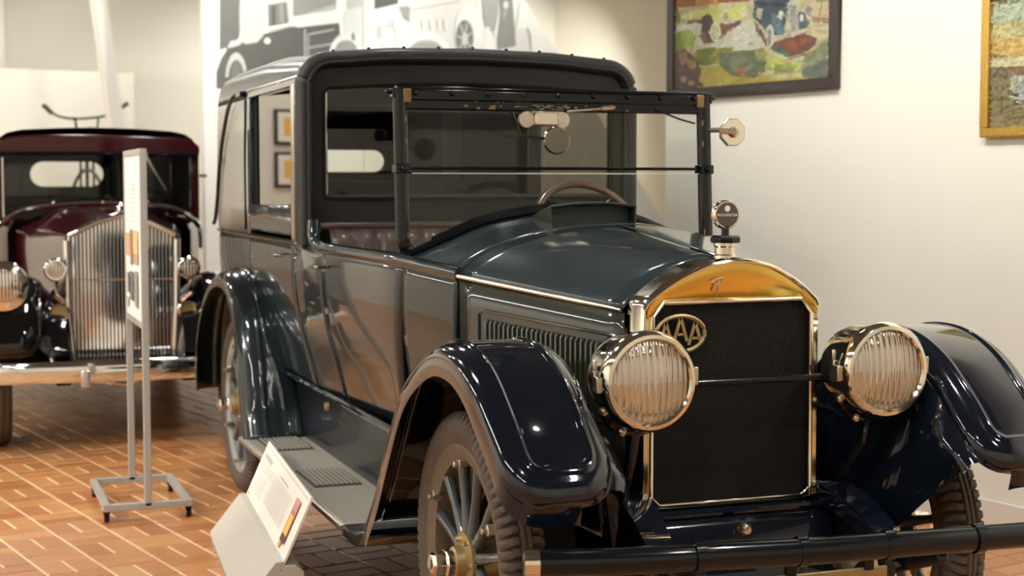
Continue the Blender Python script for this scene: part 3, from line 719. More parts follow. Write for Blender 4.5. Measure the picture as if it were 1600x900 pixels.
# flat pictures: (tone, outline in metres on the wall)
MURAL=[
(0.16,[(2.093,3.348),(2.3,3.363),(2.269,2.82),(2.197,2.739),(2.084,2.7)]),
(0.85,[(2.046,3.099),(2.046,2.715),(2.064,2.716),(2.063,3.1)]),
(0.115,[(2.149,2.726),(2.256,2.753),(2.281,2.809),(2.516,2.866),(2.762,2.935),(3.236,2.995),(3.265,2.657),(3.136,2.554),(2.299,2.366),(2.121,2.36)]),
(0.7,[(2.155,2.72),(2.186,2.782),(2.281,2.798),(2.28,2.754),(2.197,2.728)]),
(0.14,[(2.052,2.512),(2.101,2.635),(2.149,2.703),(2.144,2.361),(2.05,2.369)]),
(0.6,[(2.331,2.536),(2.323,2.576),(2.312,2.612),(2.298,2.642),(2.281,2.664),(2.263,2.679),(2.244,2.685),(2.224,2.683),(2.205,2.672),(2.187,2.653),(2.171,2.626),(2.157,2.593),(2.146,2.555),(2.139,2.513),(2.134,2.469),(2.162,2.465),(2.165,2.496),(2.171,2.527),(2.179,2.554),(2.189,2.578),(2.201,2.597),(2.214,2.611),(2.227,2.618),(2.241,2.62),(2.255,2.616),(2.268,2.605),(2.28,2.589),(2.29,2.567),(2.298,2.542),(2.304,2.513)]),
(0.2,[(2.289,2.488),(2.287,2.519),(2.282,2.549),(2.274,2.574),(2.263,2.593),(2.25,2.604),(2.237,2.608),(2.223,2.603),(2.21,2.59),(2.198,2.571),(2.19,2.545),(2.184,2.515),(2.182,2.484),(2.183,2.452),(2.188,2.423),(2.196,2.398),(2.207,2.379),(2.22,2.367),(2.233,2.364),(2.247,2.368),(2.26,2.381),(2.272,2.401),(2.281,2.426),(2.286,2.456)]),
(0.62,[(2.3,3.363),(2.522,3.379),(2.523,2.956),(2.492,2.842),(2.437,2.784),(2.334,2.762),(2.28,2.776),(2.27,2.919),(2.273,3.085)]),
(0.7,[(2.3,3.363),(2.798,3.399),(2.765,3.172),(2.525,3.112)]),
(0.22,[(2.537,3.113),(2.721,3.152),(2.738,2.968),(2.541,2.923)]),
(0.1,[(2.574,3.104),(2.61,3.112),(2.609,2.949),(2.572,2.942)]),
(0.33,[(2.647,3.119),(2.684,3.127),(2.689,2.965),(2.652,2.957)]),
(0.6,[(2.731,3.169),(2.747,2.979),(2.766,2.981),(2.749,3.171)]),
(0.5,[(2.524,2.883),(2.77,2.941),(2.767,2.952),(2.521,2.894)]),
(0.32,[(2.78,3.398),(3.207,3.428),(3.205,3.142),(2.919,3.057),(2.776,3.026)]),
(0.5,[(2.919,3.068),(3.205,3.165),(3.205,3.12),(2.919,3.034)]),
(0.82,[(2.776,3.015),(2.825,3.035),(3.211,3.114),(3.262,3.1),(3.275,3.032),(3.223,2.994),(2.818,2.932),(2.781,2.959)]),
(0.9,[(3.275,3.078),(3.274,3.093),(3.27,3.106),(3.264,3.118),(3.256,3.126),(3.247,3.132),(3.237,3.133),(3.227,3.13),(3.218,3.124),(3.209,3.114),(3.203,3.102),(3.199,3.088),(3.198,3.073),(3.199,3.059),(3.203,3.045),(3.209,3.033),(3.217,3.025),(3.226,3.02),(3.236,3.018),(3.246,3.021),(3.255,3.027),(3.263,3.037),(3.27,3.049),(3.273,3.063)]),
(0.45,[(2.883,2.919),(2.881,2.669),(2.9,2.67),(2.902,2.92)]),
(0.5,[(2.925,2.869),(3.185,2.928),(3.182,2.942),(2.922,2.883)]),
(0.42,[(2.924,2.748),(3.184,2.8),(3.181,2.817),(2.921,2.765)]),
(0.42,[(2.916,2.875),(2.914,2.671),(2.929,2.671),(2.931,2.876)]),
(0.8,[(2.558,2.801),(2.557,2.808),(2.554,2.815),(2.549,2.82),(2.543,2.824),(2.536,2.827),(2.528,2.827),(2.52,2.826),(2.513,2.823),(2.506,2.818),(2.501,2.812),(2.498,2.805),(2.497,2.798),(2.498,2.791),(2.501,2.784),(2.506,2.779),(2.512,2.774),(2.519,2.772),(2.527,2.771),(2.535,2.773),(2.543,2.776),(2.549,2.781),(2.554,2.787),(2.557,2.794)]),
(0.7,[(3.269,3.1),(3.47,3.17),(3.467,2.695),(3.233,2.656),(3.273,2.859)]),
(0.12,[(3.584,3.456),(3.863,3.476),(3.841,3.205),(3.581,3.136)]),
(0.55,[(3.302,3.206),(3.471,3.24),(3.47,3.159),(3.301,3.114)]),
(0.75,[(3.487,2.733),(3.476,2.772),(3.461,2.809),(3.441,2.841),(3.418,2.868),(3.391,2.889),(3.363,2.904),(3.332,2.912),(3.301,2.912),(3.27,2.906),(3.24,2.893),(3.212,2.873),(3.186,2.848),(3.164,2.817),(3.145,2.783),(3.131,2.744),(3.122,2.704),(3.167,2.692),(3.174,2.723),(3.185,2.752),(3.199,2.778),(3.215,2.801),(3.235,2.82),(3.256,2.835),(3.278,2.844),(3.302,2.849),(3.325,2.848),(3.348,2.842),(3.37,2.831),(3.389,2.816),(3.407,2.795),(3.422,2.771),(3.433,2.744),(3.441,2.714)]),
(0.3,[(3.432,2.696),(3.425,2.732),(3.413,2.765),(3.397,2.793),(3.377,2.816),(3.354,2.832),(3.329,2.842),(3.303,2.843),(3.277,2.838),(3.252,2.825),(3.23,2.805),(3.21,2.78),(3.194,2.749),(3.183,2.715),(3.176,2.679)]),
(0.8,[(3.356,2.678),(3.354,2.696),(3.348,2.713),(3.339,2.727),(3.327,2.737),(3.313,2.743),(3.298,2.745),(3.283,2.742),(3.269,2.735),(3.257,2.723),(3.247,2.708),(3.241,2.691),(3.239,2.673),(3.241,2.656),(3.247,2.639),(3.256,2.625),(3.268,2.615),(3.282,2.608),(3.297,2.607),(3.312,2.609),(3.326,2.617),(3.338,2.629),(3.348,2.643),(3.354,2.66)]),
(0.15,[(3.351,2.892),(3.377,2.922),(3.389,2.842),(3.357,2.852)]),
(0.78,[(3.581,3.096),(3.895,3.196),(4.376,3.298),(4.717,3.538),(4.73,2.75),(3.578,2.7)]),
(0.86,[(3.581,3.096),(3.841,3.17),(3.827,3.063),(3.581,3.026)]),
(0.5,[(3.964,3.148),(4.518,3.265),(4.516,3.277),(3.961,3.159)]),
(0.35,[(3.841,3.181),(3.963,3.189),(3.962,3.035),(3.895,3.067)]),
(0.6,[(3.693,2.997),(3.8,3.062),(3.813,2.886),(3.731,2.742),(3.665,2.82)]),
(0.95,[(3.792,2.874),(3.791,2.901),(3.786,2.926),(3.777,2.947),(3.766,2.964),(3.753,2.973),(3.74,2.976),(3.726,2.972),(3.713,2.961),(3.702,2.943),(3.693,2.921),(3.688,2.896),(3.686,2.868),(3.687,2.841),(3.692,2.816),(3.701,2.794),(3.712,2.778),(3.724,2.768),(3.738,2.765),(3.752,2.77),(3.765,2.781),(3.776,2.798),(3.785,2.82),(3.79,2.846)]),
(0.5,[(3.767,3.059),(3.819,2.739),(3.832,2.741),(3.78,3.061)]),
(0.9,[(3.935,2.963),(3.933,2.991),(3.928,3.016),(3.919,3.037),(3.908,3.054),(3.895,3.063),(3.881,3.066),(3.867,3.062),(3.854,3.051),(3.843,3.033),(3.834,3.011),(3.829,2.985),(3.827,2.957),(3.828,2.93),(3.833,2.905),(3.842,2.883),(3.853,2.867),(3.866,2.857),(3.88,2.854),(3.894,2.859),(3.907,2.87),(3.918,2.887),(3.927,2.91),(3.933,2.936)]),
(0.55,[(3.807,2.971),(3.927,2.771),(3.94,2.777),(3.819,2.977)]),
(0.55,[(3.666,2.937),(3.665,2.955),(3.663,2.972),(3.659,2.986),(3.653,2.997),(3.647,3.004),(3.64,3.006),(3.633,3.003),(3.627,2.996),(3.621,2.984),(3.617,2.97),(3.614,2.953),(3.613,2.935),(3.614,2.916),(3.616,2.9),(3.621,2.885),(3.626,2.875),(3.632,2.868),(3.639,2.866),(3.646,2.869),(3.652,2.876),(3.658,2.887),(3.662,2.902),(3.665,2.919)]),
(0.55,[(4.08,3.077),(4.086,2.971),(4.096,2.972),(4.09,3.078)]),
(0.95,[(4.097,3.078),(4.103,2.972),(4.12,2.973),(4.114,3.08)]),
(0.55,[(4.162,3.082),(4.169,2.975),(4.179,2.976),(4.173,3.083)]),
(0.95,[(4.179,3.083),(4.186,2.976),(4.203,2.978),(4.197,3.085)]),
(0.55,[(4.245,3.087),(4.252,2.98),(4.262,2.981),(4.255,3.088)]),
(0.95,[(4.262,3.088),(4.269,2.98),(4.286,2.982),(4.28,3.089)]),
(0.55,[(4.315,3.091),(4.321,2.983),(4.332,2.984),(4.325,3.092)]),
(0.95,[(4.332,3.092),(4.339,2.984),(4.356,2.986),(4.349,3.093)]),
(0.36,[(4.344,2.734),(4.335,2.765),(4.32,2.794),(4.298,2.82),(4.27,2.841),(4.238,2.859),(4.202,2.871),(4.164,2.877),(4.125,2.878),(4.086,2.873),(4.048,2.863),(4.013,2.848),(3.981,2.828),(3.954,2.803),(3.933,2.776),(3.917,2.746),(3.908,2.715)]),
(0.6,[(4.248,2.701),(4.242,2.724),(4.228,2.745),(4.209,2.762),(4.184,2.774),(4.155,2.781),(4.125,2.783),(4.094,2.779),(4.066,2.769),(4.041,2.754),(4.021,2.736),(4.008,2.714),(4.002,2.691)]),
(0.9,[(4.389,2.818),(4.368,2.849),(4.342,2.877),(4.311,2.901),(4.276,2.921),(4.238,2.936),(4.197,2.945),(4.155,2.95),(4.113,2.949),(4.071,2.942),(4.03,2.93),(3.991,2.914),(3.956,2.893),(3.924,2.867),(3.896,2.839),(3.873,2.807),(3.856,2.773),(3.915,2.757),(3.928,2.783),(3.946,2.808),(3.967,2.831),(3.993,2.85),(4.02,2.867),(4.051,2.88),(4.083,2.889),(4.115,2.894),(4.149,2.895),(4.181,2.891),(4.213,2.884),(4.242,2.872),(4.27,2.857),(4.294,2.838),(4.314,2.816),(4.331,2.791)]),
(0.92,[(4.78,2.965),(4.774,3.044),(4.757,3.116),(4.73,3.177),(4.694,3.223),(4.653,3.251),(4.609,3.259),(4.565,3.246),(4.524,3.213),(4.488,3.163),(4.461,3.099),(4.444,3.026),(4.438,2.948),(4.444,2.87),(4.461,2.798),(4.487,2.737),(4.522,2.691),(4.563,2.662),(4.608,2.654),(4.652,2.666),(4.694,2.698),(4.729,2.748),(4.757,2.812),(4.774,2.886)]),
(0.68,[(4.666,2.674),(4.702,2.708),(4.734,2.755),(4.758,2.814),(4.773,2.881),(4.78,2.952),(4.777,3.023),(4.765,3.091),(4.744,3.15),(4.715,3.199),(4.681,3.235),(4.643,3.255),(4.603,3.258),(4.563,3.245),(4.526,3.216),(4.494,3.172),(4.468,3.117),(4.449,3.054),(4.44,2.984),(4.439,2.914),(4.448,2.845),(4.455,2.85),(4.446,2.915),(4.446,2.983),(4.456,3.05),(4.473,3.111),(4.498,3.164),(4.53,3.205),(4.565,3.233),(4.603,3.246),(4.642,3.243),(4.678,3.224),(4.711,3.19),(4.738,3.143),(4.759,3.085),(4.77,3.021),(4.773,2.952),(4.767,2.884),(4.752,2.82),(4.728,2.764),(4.699,2.718),(4.664,2.686)]),
(0.22,[(4.651,2.928),(4.648,2.974),(4.638,3.016),(4.622,3.051),(4.601,3.078),(4.577,3.094),(4.552,3.098),(4.526,3.091),(4.502,3.072),(4.482,3.043),(4.466,3.006),(4.456,2.964),(4.452,2.918),(4.456,2.873),(4.465,2.832),(4.481,2.796),(4.501,2.769),(4.525,2.753),(4.551,2.748),(4.577,2.755),(4.601,2.774),(4.621,2.803),(4.637,2.84),(4.647,2.883)]),
(0.65,[(4.556,2.918),(4.636,2.976),(4.627,2.986),(4.546,2.928)]),
(0.65,[(4.559,2.923),(4.587,3.073),(4.572,3.074),(4.544,2.924)]),
(0.65,[(4.559,2.926),(4.514,3.056),(4.499,3.052),(4.544,2.921)]),
(0.65,[(4.553,2.93),(4.469,2.945),(4.465,2.932),(4.549,2.917)]),
(0.65,[(4.544,2.926),(4.483,2.814),(4.497,2.809),(4.558,2.921)]),
(0.65,[(4.544,2.923),(4.551,2.767),(4.566,2.768),(4.559,2.924)]),
(0.65,[(4.545,2.919),(4.615,2.835),(4.628,2.843),(4.558,2.927)]),
(0.7,[(4.587,2.919),(4.586,2.935),(4.582,2.949),(4.576,2.961),(4.569,2.971),(4.561,2.976),(4.551,2.978),(4.542,2.975),(4.534,2.969),(4.526,2.959),(4.521,2.946),(4.517,2.931),(4.516,2.916),(4.517,2.9),(4.521,2.886),(4.526,2.873),(4.533,2.864),(4.542,2.859),(4.551,2.857),(4.56,2.859),(4.569,2.866),(4.576,2.876),(4.582,2.889),(4.586,2.903)]),
(0.42,[(4.717,3.538),(4.918,3.552),(4.933,3.187),(4.889,3.014),(4.831,3.011),(4.773,3.044)]),
(0.3,[(4.918,3.552),(5.094,3.565),(5.109,3.259),(5.138,2.953),(5.138,2.768),(4.932,2.746),(4.918,2.942),(4.955,3.189)]),
(0.55,[(4.864,3),(4.878,2.768),(4.9,2.77),(4.885,3.002)]),
(0.9,[(4.838,2.999),(4.837,3.011),(4.833,3.023),(4.828,3.033),(4.82,3.04),(4.811,3.044),(4.802,3.046),(4.793,3.043),(4.784,3.038),(4.777,3.03),(4.771,3.02),(4.767,3.008),(4.766,2.995),(4.767,2.982),(4.771,2.971),(4.776,2.961),(4.784,2.954),(4.793,2.949),(4.802,2.948),(4.811,2.95),(4.82,2.956),(4.827,2.964),(4.833,2.974),(4.837,2.986)]),
(0.93,[(4.889,2.855),(4.887,2.893),(4.88,2.928),(4.87,2.958),(4.856,2.98),(4.841,2.994),(4.824,2.998),(4.807,2.992),(4.791,2.977),(4.778,2.953),(4.767,2.922),(4.761,2.886),(4.758,2.849),(4.761,2.811),(4.767,2.776),(4.777,2.746),(4.791,2.723),(4.806,2.709),(4.823,2.705),(4.84,2.711),(4.856,2.726),(4.87,2.75),(4.88,2.781),(4.887,2.817)]),
(0.75,[(4.918,2.832),(5.138,2.879),(5.153,2.731),(4.918,2.721)]),
(0.8,[(5.042,3.267),(5.041,3.277),(5.039,3.285),(5.034,3.293),(5.028,3.298),(5.021,3.301),(5.013,3.302),(5.006,3.3),(4.999,3.296),(4.992,3.29),(4.988,3.282),(4.985,3.273),(4.984,3.264),(4.985,3.254),(4.988,3.246),(4.992,3.238),(4.998,3.233),(5.006,3.23),(5.013,3.229),(5.021,3.23),(5.028,3.235),(5.034,3.241),(5.039,3.249),(5.041,3.258)]),
(0.6,[(5.006,3.242),(4.984,3.13),(4.998,3.129),(5.02,3.24)]),
(0.9,[(5.065,3.563),(5.183,3.571),(5.153,3.139),(5.116,3.038)]),
(0.2,[(5.175,3.356),(5.138,3.064),(5.123,3.038),(5.153,3.262)]),
(0.75,[(5.116,3.038),(5.227,3.056),(5.302,2.961),(5.287,2.743),(5.138,2.737)]),
(0.4,[(5.257,3.083),(5.302,2.992),(5.317,2.807),(5.28,2.898)])]
PAINT_CARS=[
((0.72,0.62,0.42),[(-3.243,2.692),(-1.997,2.556),(-1.987,2.042),(-3.236,2.065)]),
((0.38,0.16,0.08),[(-3.243,2.692),(-2.568,2.619),(-2.592,2.514),(-2.825,2.526),(-3.224,2.533)]),
((0.6,0.25,0.08),[(-3.045,2.671),(-2.838,2.648),(-2.847,2.532),(-3.043,2.537)]),
((0.85,0.45,0.1),[(-2.891,2.654),(-2.849,2.649),(-2.852,2.518),(-2.879,2.518)]),
((0.25,0.3,0.1),[(-3.241,2.534),(-3.144,2.511),(-3.154,2.455),(-3.24,2.441)]),
((0.55,0.42,0.3),[(-3.201,2.523),(-2.933,2.533),(-2.922,2.511),(-3.177,2.486)]),
((0.7,0.66,0.22),[(-3.177,2.493),(-3.098,2.507),(-2.857,2.512),(-2.814,2.494),(-2.835,2.427),(-3.053,2.453),(-3.166,2.456)]),
((0.78,0.74,0.28),[(-2.825,2.461),(-2.72,2.499),(-2.617,2.496),(-2.626,2.436),(-2.729,2.411),(-2.803,2.424)]),
((0.3,0.12,0.1),[(-3.109,2.458),(-2.954,2.451),(-2.964,2.431),(-3.154,2.426)]),
((0.78,0.72,0.62),[(-3.223,2.432),(-3.042,2.438),(-2.771,2.394),(-2.565,2.417),(-2.463,2.308),(-2.437,2.239),(-2.822,2.274),(-2.996,2.307),(-3.211,2.395)]),
((0.16,0.08,0.1),[(-2.987,2.468),(-2.921,2.476),(-2.889,2.446),(-2.887,2.32),(-2.952,2.318),(-2.991,2.384)]),
((0.28,0.12,0.1),[(-2.888,2.369),(-2.824,2.419),(-2.657,2.425),(-2.667,2.399),(-2.887,2.313)]),
((0.32,0.16,0.12),[(-3.008,2.365),(-2.964,2.389),(-2.919,2.316),(-2.963,2.312)]),
((0.86,0.8,0.62),[(-2.826,2.368),(-2.828,2.381),(-2.832,2.394),(-2.84,2.405),(-2.849,2.414),(-2.86,2.421),(-2.872,2.423),(-2.884,2.423),(-2.895,2.418),(-2.904,2.411),(-2.912,2.401),(-2.916,2.388),(-2.917,2.375),(-2.916,2.361),(-2.911,2.348),(-2.903,2.337),(-2.894,2.328),(-2.883,2.322),(-2.871,2.319),(-2.859,2.32),(-2.848,2.324),(-2.839,2.332),(-2.832,2.342),(-2.827,2.354)]),
((0.45,0.38,0.25),[(-2.839,2.369),(-2.84,2.379),(-2.844,2.388),(-2.849,2.396),(-2.856,2.403),(-2.864,2.407),(-2.872,2.409),(-2.88,2.409),(-2.888,2.406),(-2.895,2.4),(-2.9,2.393),(-2.903,2.384),(-2.904,2.374),(-2.903,2.364),(-2.899,2.354),(-2.894,2.346),(-2.887,2.339),(-2.879,2.335),(-2.871,2.333),(-2.863,2.334),(-2.855,2.337),(-2.848,2.342),(-2.843,2.35),(-2.84,2.359)]),
((0.62,0.58,0.4),[(-2.845,2.369),(-2.846,2.377),(-2.848,2.385),(-2.853,2.392),(-2.858,2.397),(-2.865,2.401),(-2.872,2.402),(-2.879,2.402),(-2.885,2.399),(-2.891,2.395),(-2.895,2.389),(-2.898,2.381),(-2.898,2.373),(-2.897,2.365),(-2.895,2.357),(-2.89,2.351),(-2.884,2.345),(-2.878,2.342),(-2.871,2.34),(-2.864,2.34),(-2.858,2.343),(-2.852,2.348),(-2.848,2.354),(-2.845,2.361)]),
((0.85,0.8,0.66),[(-3.115,2.455),(-3.116,2.462),(-3.119,2.468),(-3.123,2.473),(-3.129,2.478),(-3.136,2.481),(-3.143,2.482),(-3.151,2.482),(-3.157,2.48),(-3.163,2.477),(-3.168,2.472),(-3.17,2.466),(-3.171,2.46),(-3.17,2.453),(-3.167,2.447),(-3.163,2.442),(-3.157,2.437),(-3.15,2.434),(-3.143,2.433),(-3.135,2.433),(-3.128,2.435),(-3.123,2.438),(-3.118,2.443),(-3.116,2.449)]),
((0.4,0.36,0.3),[(-3.126,2.456),(-3.127,2.46),(-3.128,2.464),(-3.131,2.468),(-3.135,2.471),(-3.139,2.473),(-3.143,2.474),(-3.148,2.473),(-3.152,2.472),(-3.155,2.47),(-3.158,2.467),(-3.159,2.463),(-3.16,2.459),(-3.159,2.455),(-3.158,2.451),(-3.155,2.447),(-3.151,2.444),(-3.147,2.442),(-3.143,2.441),(-3.138,2.442),(-3.134,2.443),(-3.131,2.445),(-3.128,2.448),(-3.126,2.452)]),
((0.85,0.8,0.66),[(-2.756,2.444),(-2.757,2.455),(-2.76,2.465),(-2.765,2.474),(-2.772,2.481),(-2.78,2.486),(-2.788,2.488),(-2.796,2.488),(-2.804,2.484),(-2.81,2.478),(-2.815,2.47),(-2.818,2.46),(-2.819,2.45),(-2.818,2.439),(-2.815,2.429),(-2.809,2.42),(-2.803,2.413),(-2.795,2.408),(-2.787,2.406),(-2.778,2.406),(-2.771,2.41),(-2.764,2.416),(-2.76,2.424),(-2.757,2.434)]),
((0.55,0.5,0.3),[(-2.766,2.445),(-2.767,2.453),(-2.769,2.461),(-2.773,2.467),(-2.777,2.473),(-2.782,2.476),(-2.788,2.478),(-2.793,2.477),(-2.798,2.475),(-2.803,2.47),(-2.806,2.464),(-2.808,2.457),(-2.808,2.449),(-2.808,2.441),(-2.805,2.433),(-2.802,2.426),(-2.797,2.421),(-2.792,2.417),(-2.787,2.416),(-2.781,2.417),(-2.776,2.419),(-2.772,2.424),(-2.769,2.43),(-2.767,2.437)]),
((0.8,0.76,0.66),[(-2.616,2.455),(-2.617,2.462),(-2.619,2.469),(-2.622,2.475),(-2.627,2.48),(-2.632,2.483),(-2.637,2.484),(-2.642,2.484),(-2.647,2.482),(-2.651,2.478),(-2.655,2.472),(-2.657,2.466),(-2.657,2.459),(-2.656,2.452),(-2.654,2.445),(-2.651,2.439),(-2.647,2.435),(-2.642,2.431),(-2.636,2.43),(-2.631,2.43),(-2.626,2.433),(-2.622,2.437),(-2.619,2.442),(-2.617,2.448)]),
((0.8,0.7,0.45),[(-3.059,2.482),(-3.06,2.487),(-3.062,2.493),(-3.066,2.498),(-3.07,2.501),(-3.076,2.504),(-3.082,2.505),(-3.087,2.505),(-3.093,2.503),(-3.097,2.5),(-3.101,2.496),(-3.103,2.491),(-3.104,2.486),(-3.103,2.48),(-3.101,2.475),(-3.097,2.47),(-3.092,2.467),(-3.087,2.464),(-3.081,2.463),(-3.075,2.463),(-3.07,2.465),(-3.065,2.468),(-3.062,2.472),(-3.06,2.476)]),
((0.78,0.7,0.66),[(-2.757,2.402),(-2.643,2.426),(-2.65,2.436),(-2.764,2.412)]),
((0.12,0.1,0.12),[(-2.915,2.434),(-2.917,2.445),(-2.919,2.455),(-2.924,2.464),(-2.93,2.472),(-2.936,2.476),(-2.943,2.478),(-2.95,2.478),(-2.957,2.474),(-2.962,2.468),(-2.967,2.46),(-2.969,2.45),(-2.97,2.439),(-2.969,2.428),(-2.966,2.417),(-2.962,2.408),(-2.956,2.401),(-2.949,2.396),(-2.942,2.394),(-2.935,2.395),(-2.929,2.399),(-2.923,2.405),(-2.919,2.413),(-2.916,2.423)]),
((0.1,0.13,0.17),[(-2.556,2.503),(-2.443,2.605),(-2.274,2.586),(-2.291,2.445),(-2.336,2.318),(-2.439,2.319),(-2.514,2.392),(-2.565,2.424)]),
((0.2,0.26,0.34),[(-2.426,2.438),(-2.357,2.418),(-2.317,2.342),(-2.336,2.311),(-2.405,2.336)]),
((0.6,0.52,0.48),[(-2.536,2.475),(-2.485,2.463),(-2.495,2.411),(-2.535,2.421)]),
((0.06,0.07,0.1),[(-2.556,2.51),(-2.31,2.473),(-2.3,2.452),(-2.546,2.489)]),
((0.3,0.14,0.14),[(-2.565,2.417),(-2.504,2.358),(-2.453,2.307),(-2.433,2.259),(-2.462,2.268),(-2.534,2.354)]),
((0.66,0.6,0.55),[(-2.301,2.475),(-2.272,2.482),(-2.225,2.465),(-2.218,2.328),(-2.241,2.313),(-2.279,2.32)]),
((0.45,0.42,0.4),[(-2.286,2.464),(-2.234,2.456),(-2.232,2.329),(-2.269,2.325)]),
((0.14,0.17,0.22),[(-2.219,2.425),(-2.168,2.414),(-2.139,2.353),(-2.166,2.33),(-2.213,2.321)]),
((0.72,0.66,0.6),[(-2.108,2.415),(-2.109,2.424),(-2.112,2.433),(-2.118,2.441),(-2.124,2.447),(-2.132,2.451),(-2.141,2.453),(-2.149,2.453),(-2.157,2.45),(-2.163,2.445),(-2.169,2.438),(-2.172,2.43),(-2.173,2.421),(-2.171,2.411),(-2.168,2.403),(-2.163,2.395),(-2.156,2.389),(-2.148,2.384),(-2.139,2.382),(-2.131,2.383),(-2.123,2.386),(-2.117,2.391),(-2.112,2.398),(-2.109,2.406)]),
((0.42,0.34,0.34),[(-2.117,2.416),(-2.118,2.422),(-2.12,2.429),(-2.124,2.434),(-2.129,2.439),(-2.135,2.442),(-2.141,2.444),(-2.147,2.443),(-2.152,2.441),(-2.157,2.438),(-2.16,2.433),(-2.163,2.427),(-2.163,2.42),(-2.162,2.413),(-2.16,2.407),(-2.156,2.401),(-2.151,2.397),(-2.146,2.393),(-2.14,2.392),(-2.134,2.392),(-2.128,2.394),(-2.123,2.398),(-2.12,2.403),(-2.118,2.409)]),
((0.85,0.78,0.72),[(-2.328,2.416),(-2.329,2.422),(-2.331,2.427),(-2.334,2.432),(-2.338,2.436),(-2.343,2.439),(-2.348,2.44),(-2.353,2.44),(-2.358,2.438),(-2.362,2.435),(-2.365,2.43),(-2.366,2.425),(-2.367,2.419),(-2.366,2.413),(-2.364,2.407),(-2.361,2.402),(-2.357,2.398),(-2.352,2.396),(-2.347,2.394),(-2.342,2.395),(-2.338,2.397),(-2.334,2.4),(-2.331,2.404),(-2.329,2.41)]),
((0.85,0.78,0.72),[(-2.181,2.389),(-2.182,2.394),(-2.183,2.399),(-2.186,2.403),(-2.189,2.407),(-2.192,2.409),(-2.196,2.41),(-2.199,2.41),(-2.203,2.408),(-2.205,2.405),(-2.208,2.401),(-2.209,2.397),(-2.209,2.392),(-2.209,2.387),(-2.207,2.382),(-2.205,2.378),(-2.202,2.374),(-2.199,2.372),(-2.195,2.371),(-2.191,2.371),(-2.188,2.373),(-2.185,2.376),(-2.183,2.38),(-2.182,2.384)]),
((0.82,0.76,0.7),[(-2.399,2.313),(-2.401,2.329),(-2.404,2.345),(-2.409,2.358),(-2.415,2.369),(-2.422,2.376),(-2.43,2.378),(-2.437,2.377),(-2.444,2.371),(-2.45,2.362),(-2.455,2.349),(-2.458,2.334),(-2.458,2.318),(-2.457,2.301),(-2.454,2.286),(-2.449,2.272),(-2.443,2.262),(-2.435,2.255),(-2.428,2.252),(-2.42,2.254),(-2.413,2.259),(-2.407,2.269),(-2.403,2.282),(-2.4,2.297)]),
((0.4,0.36,0.36),[(-2.419,2.314),(-2.42,2.327),(-2.421,2.338),(-2.424,2.348),(-2.427,2.355),(-2.431,2.36),(-2.434,2.362),(-2.438,2.361),(-2.442,2.357),(-2.445,2.349),(-2.447,2.34),(-2.448,2.329),(-2.448,2.317),(-2.448,2.305),(-2.446,2.293),(-2.443,2.283),(-2.44,2.276),(-2.437,2.271),(-2.433,2.269),(-2.429,2.27),(-2.426,2.275),(-2.423,2.282),(-2.42,2.291),(-2.419,2.302)]),
((0.7,0.58,0.5),[(-2.394,2.309),(-2.166,2.336),(-2.147,2.315),(-2.374,2.288)]),
((0.28,0.1,0.08),[(-2.394,2.283),(-2.166,2.31),(-2.082,2.278),(-2.091,2.247),(-2.183,2.208),(-2.286,2.196),(-2.388,2.223),(-2.433,2.252)]),
((0.14,0.2,0.18),[(-2.433,2.252),(-2.374,2.268),(-2.287,2.222),(-2.286,2.196),(-2.363,2.208)]),
((0.38,0.12,0.06),[(-2.326,2.271),(-2.165,2.291),(-2.137,2.263),(-2.268,2.234)]),
((0.5,0.3,0.2),[(-2.121,2.39),(-2.003,2.373),(-2.002,2.348),(-2.102,2.363)]),
((0.75,0.6,0.42),[(-2.18,2.576),(-1.997,2.556),(-1.994,2.379),(-2.103,2.395)]),
((0.4,0.24,0.14),[(-2.062,2.384),(-2.045,2.459),(-2.054,2.461),(-2.071,2.386)]),
((0.34,0.38,0.12),[(-2.134,2.571),(-1.997,2.556),(-1.995,2.455),(-2.086,2.457)]),
((0.45,0.46,0.12),[(-3.222,2.403),(-3.086,2.406),(-3.03,2.366),(-3.062,2.312),(-3.152,2.298),(-3.221,2.317)]),
((0.3,0.34,0.08),[(-3.222,2.367),(-3.176,2.407),(-3.141,2.318),(-3.209,2.273)]),
((0.55,0.56,0.18),[(-3.083,2.401),(-3.127,2.319),(-3.111,2.314),(-3.067,2.396)]),
((0.5,0.52,0.16),[(-3.115,2.417),(-3.148,2.327),(-3.134,2.324),(-3.102,2.414)]),
((0.24,0.26,0.07),[(-3.029,2.289),(-2.876,2.292),(-2.832,2.226),(-2.928,2.191),(-3.028,2.211)]),
((0.34,0.3,0.08),[(-2.886,2.285),(-2.717,2.28),(-2.715,2.198),(-2.885,2.202)]),
((0.19,0.22,0.13),[(-2.832,2.254),(-2.716,2.259),(-2.532,2.253),(-2.451,2.2),(-2.46,2.141),(-2.56,2.1),(-2.767,2.132),(-2.831,2.184)]),
((0.28,0.26,0.16),[(-2.768,2.229),(-2.613,2.232),(-2.531,2.179),(-2.611,2.137),(-2.736,2.158)]),
((0.48,0.18,0.1),[(-2.616,2.137),(-2.618,2.142),(-2.621,2.147),(-2.627,2.152),(-2.634,2.156),(-2.643,2.158),(-2.653,2.159),(-2.662,2.159),(-2.671,2.158),(-2.678,2.155),(-2.684,2.151),(-2.687,2.146),(-2.688,2.141),(-2.687,2.136),(-2.683,2.131),(-2.678,2.126),(-2.67,2.122),(-2.661,2.12),(-2.652,2.119),(-2.643,2.119),(-2.634,2.12),(-2.627,2.123),(-2.621,2.127),(-2.617,2.132)]),
((0.45,0.4,0.16),[(-2.562,2.255),(-2.462,2.261),(-2.442,2.206),(-2.511,2.191)]),
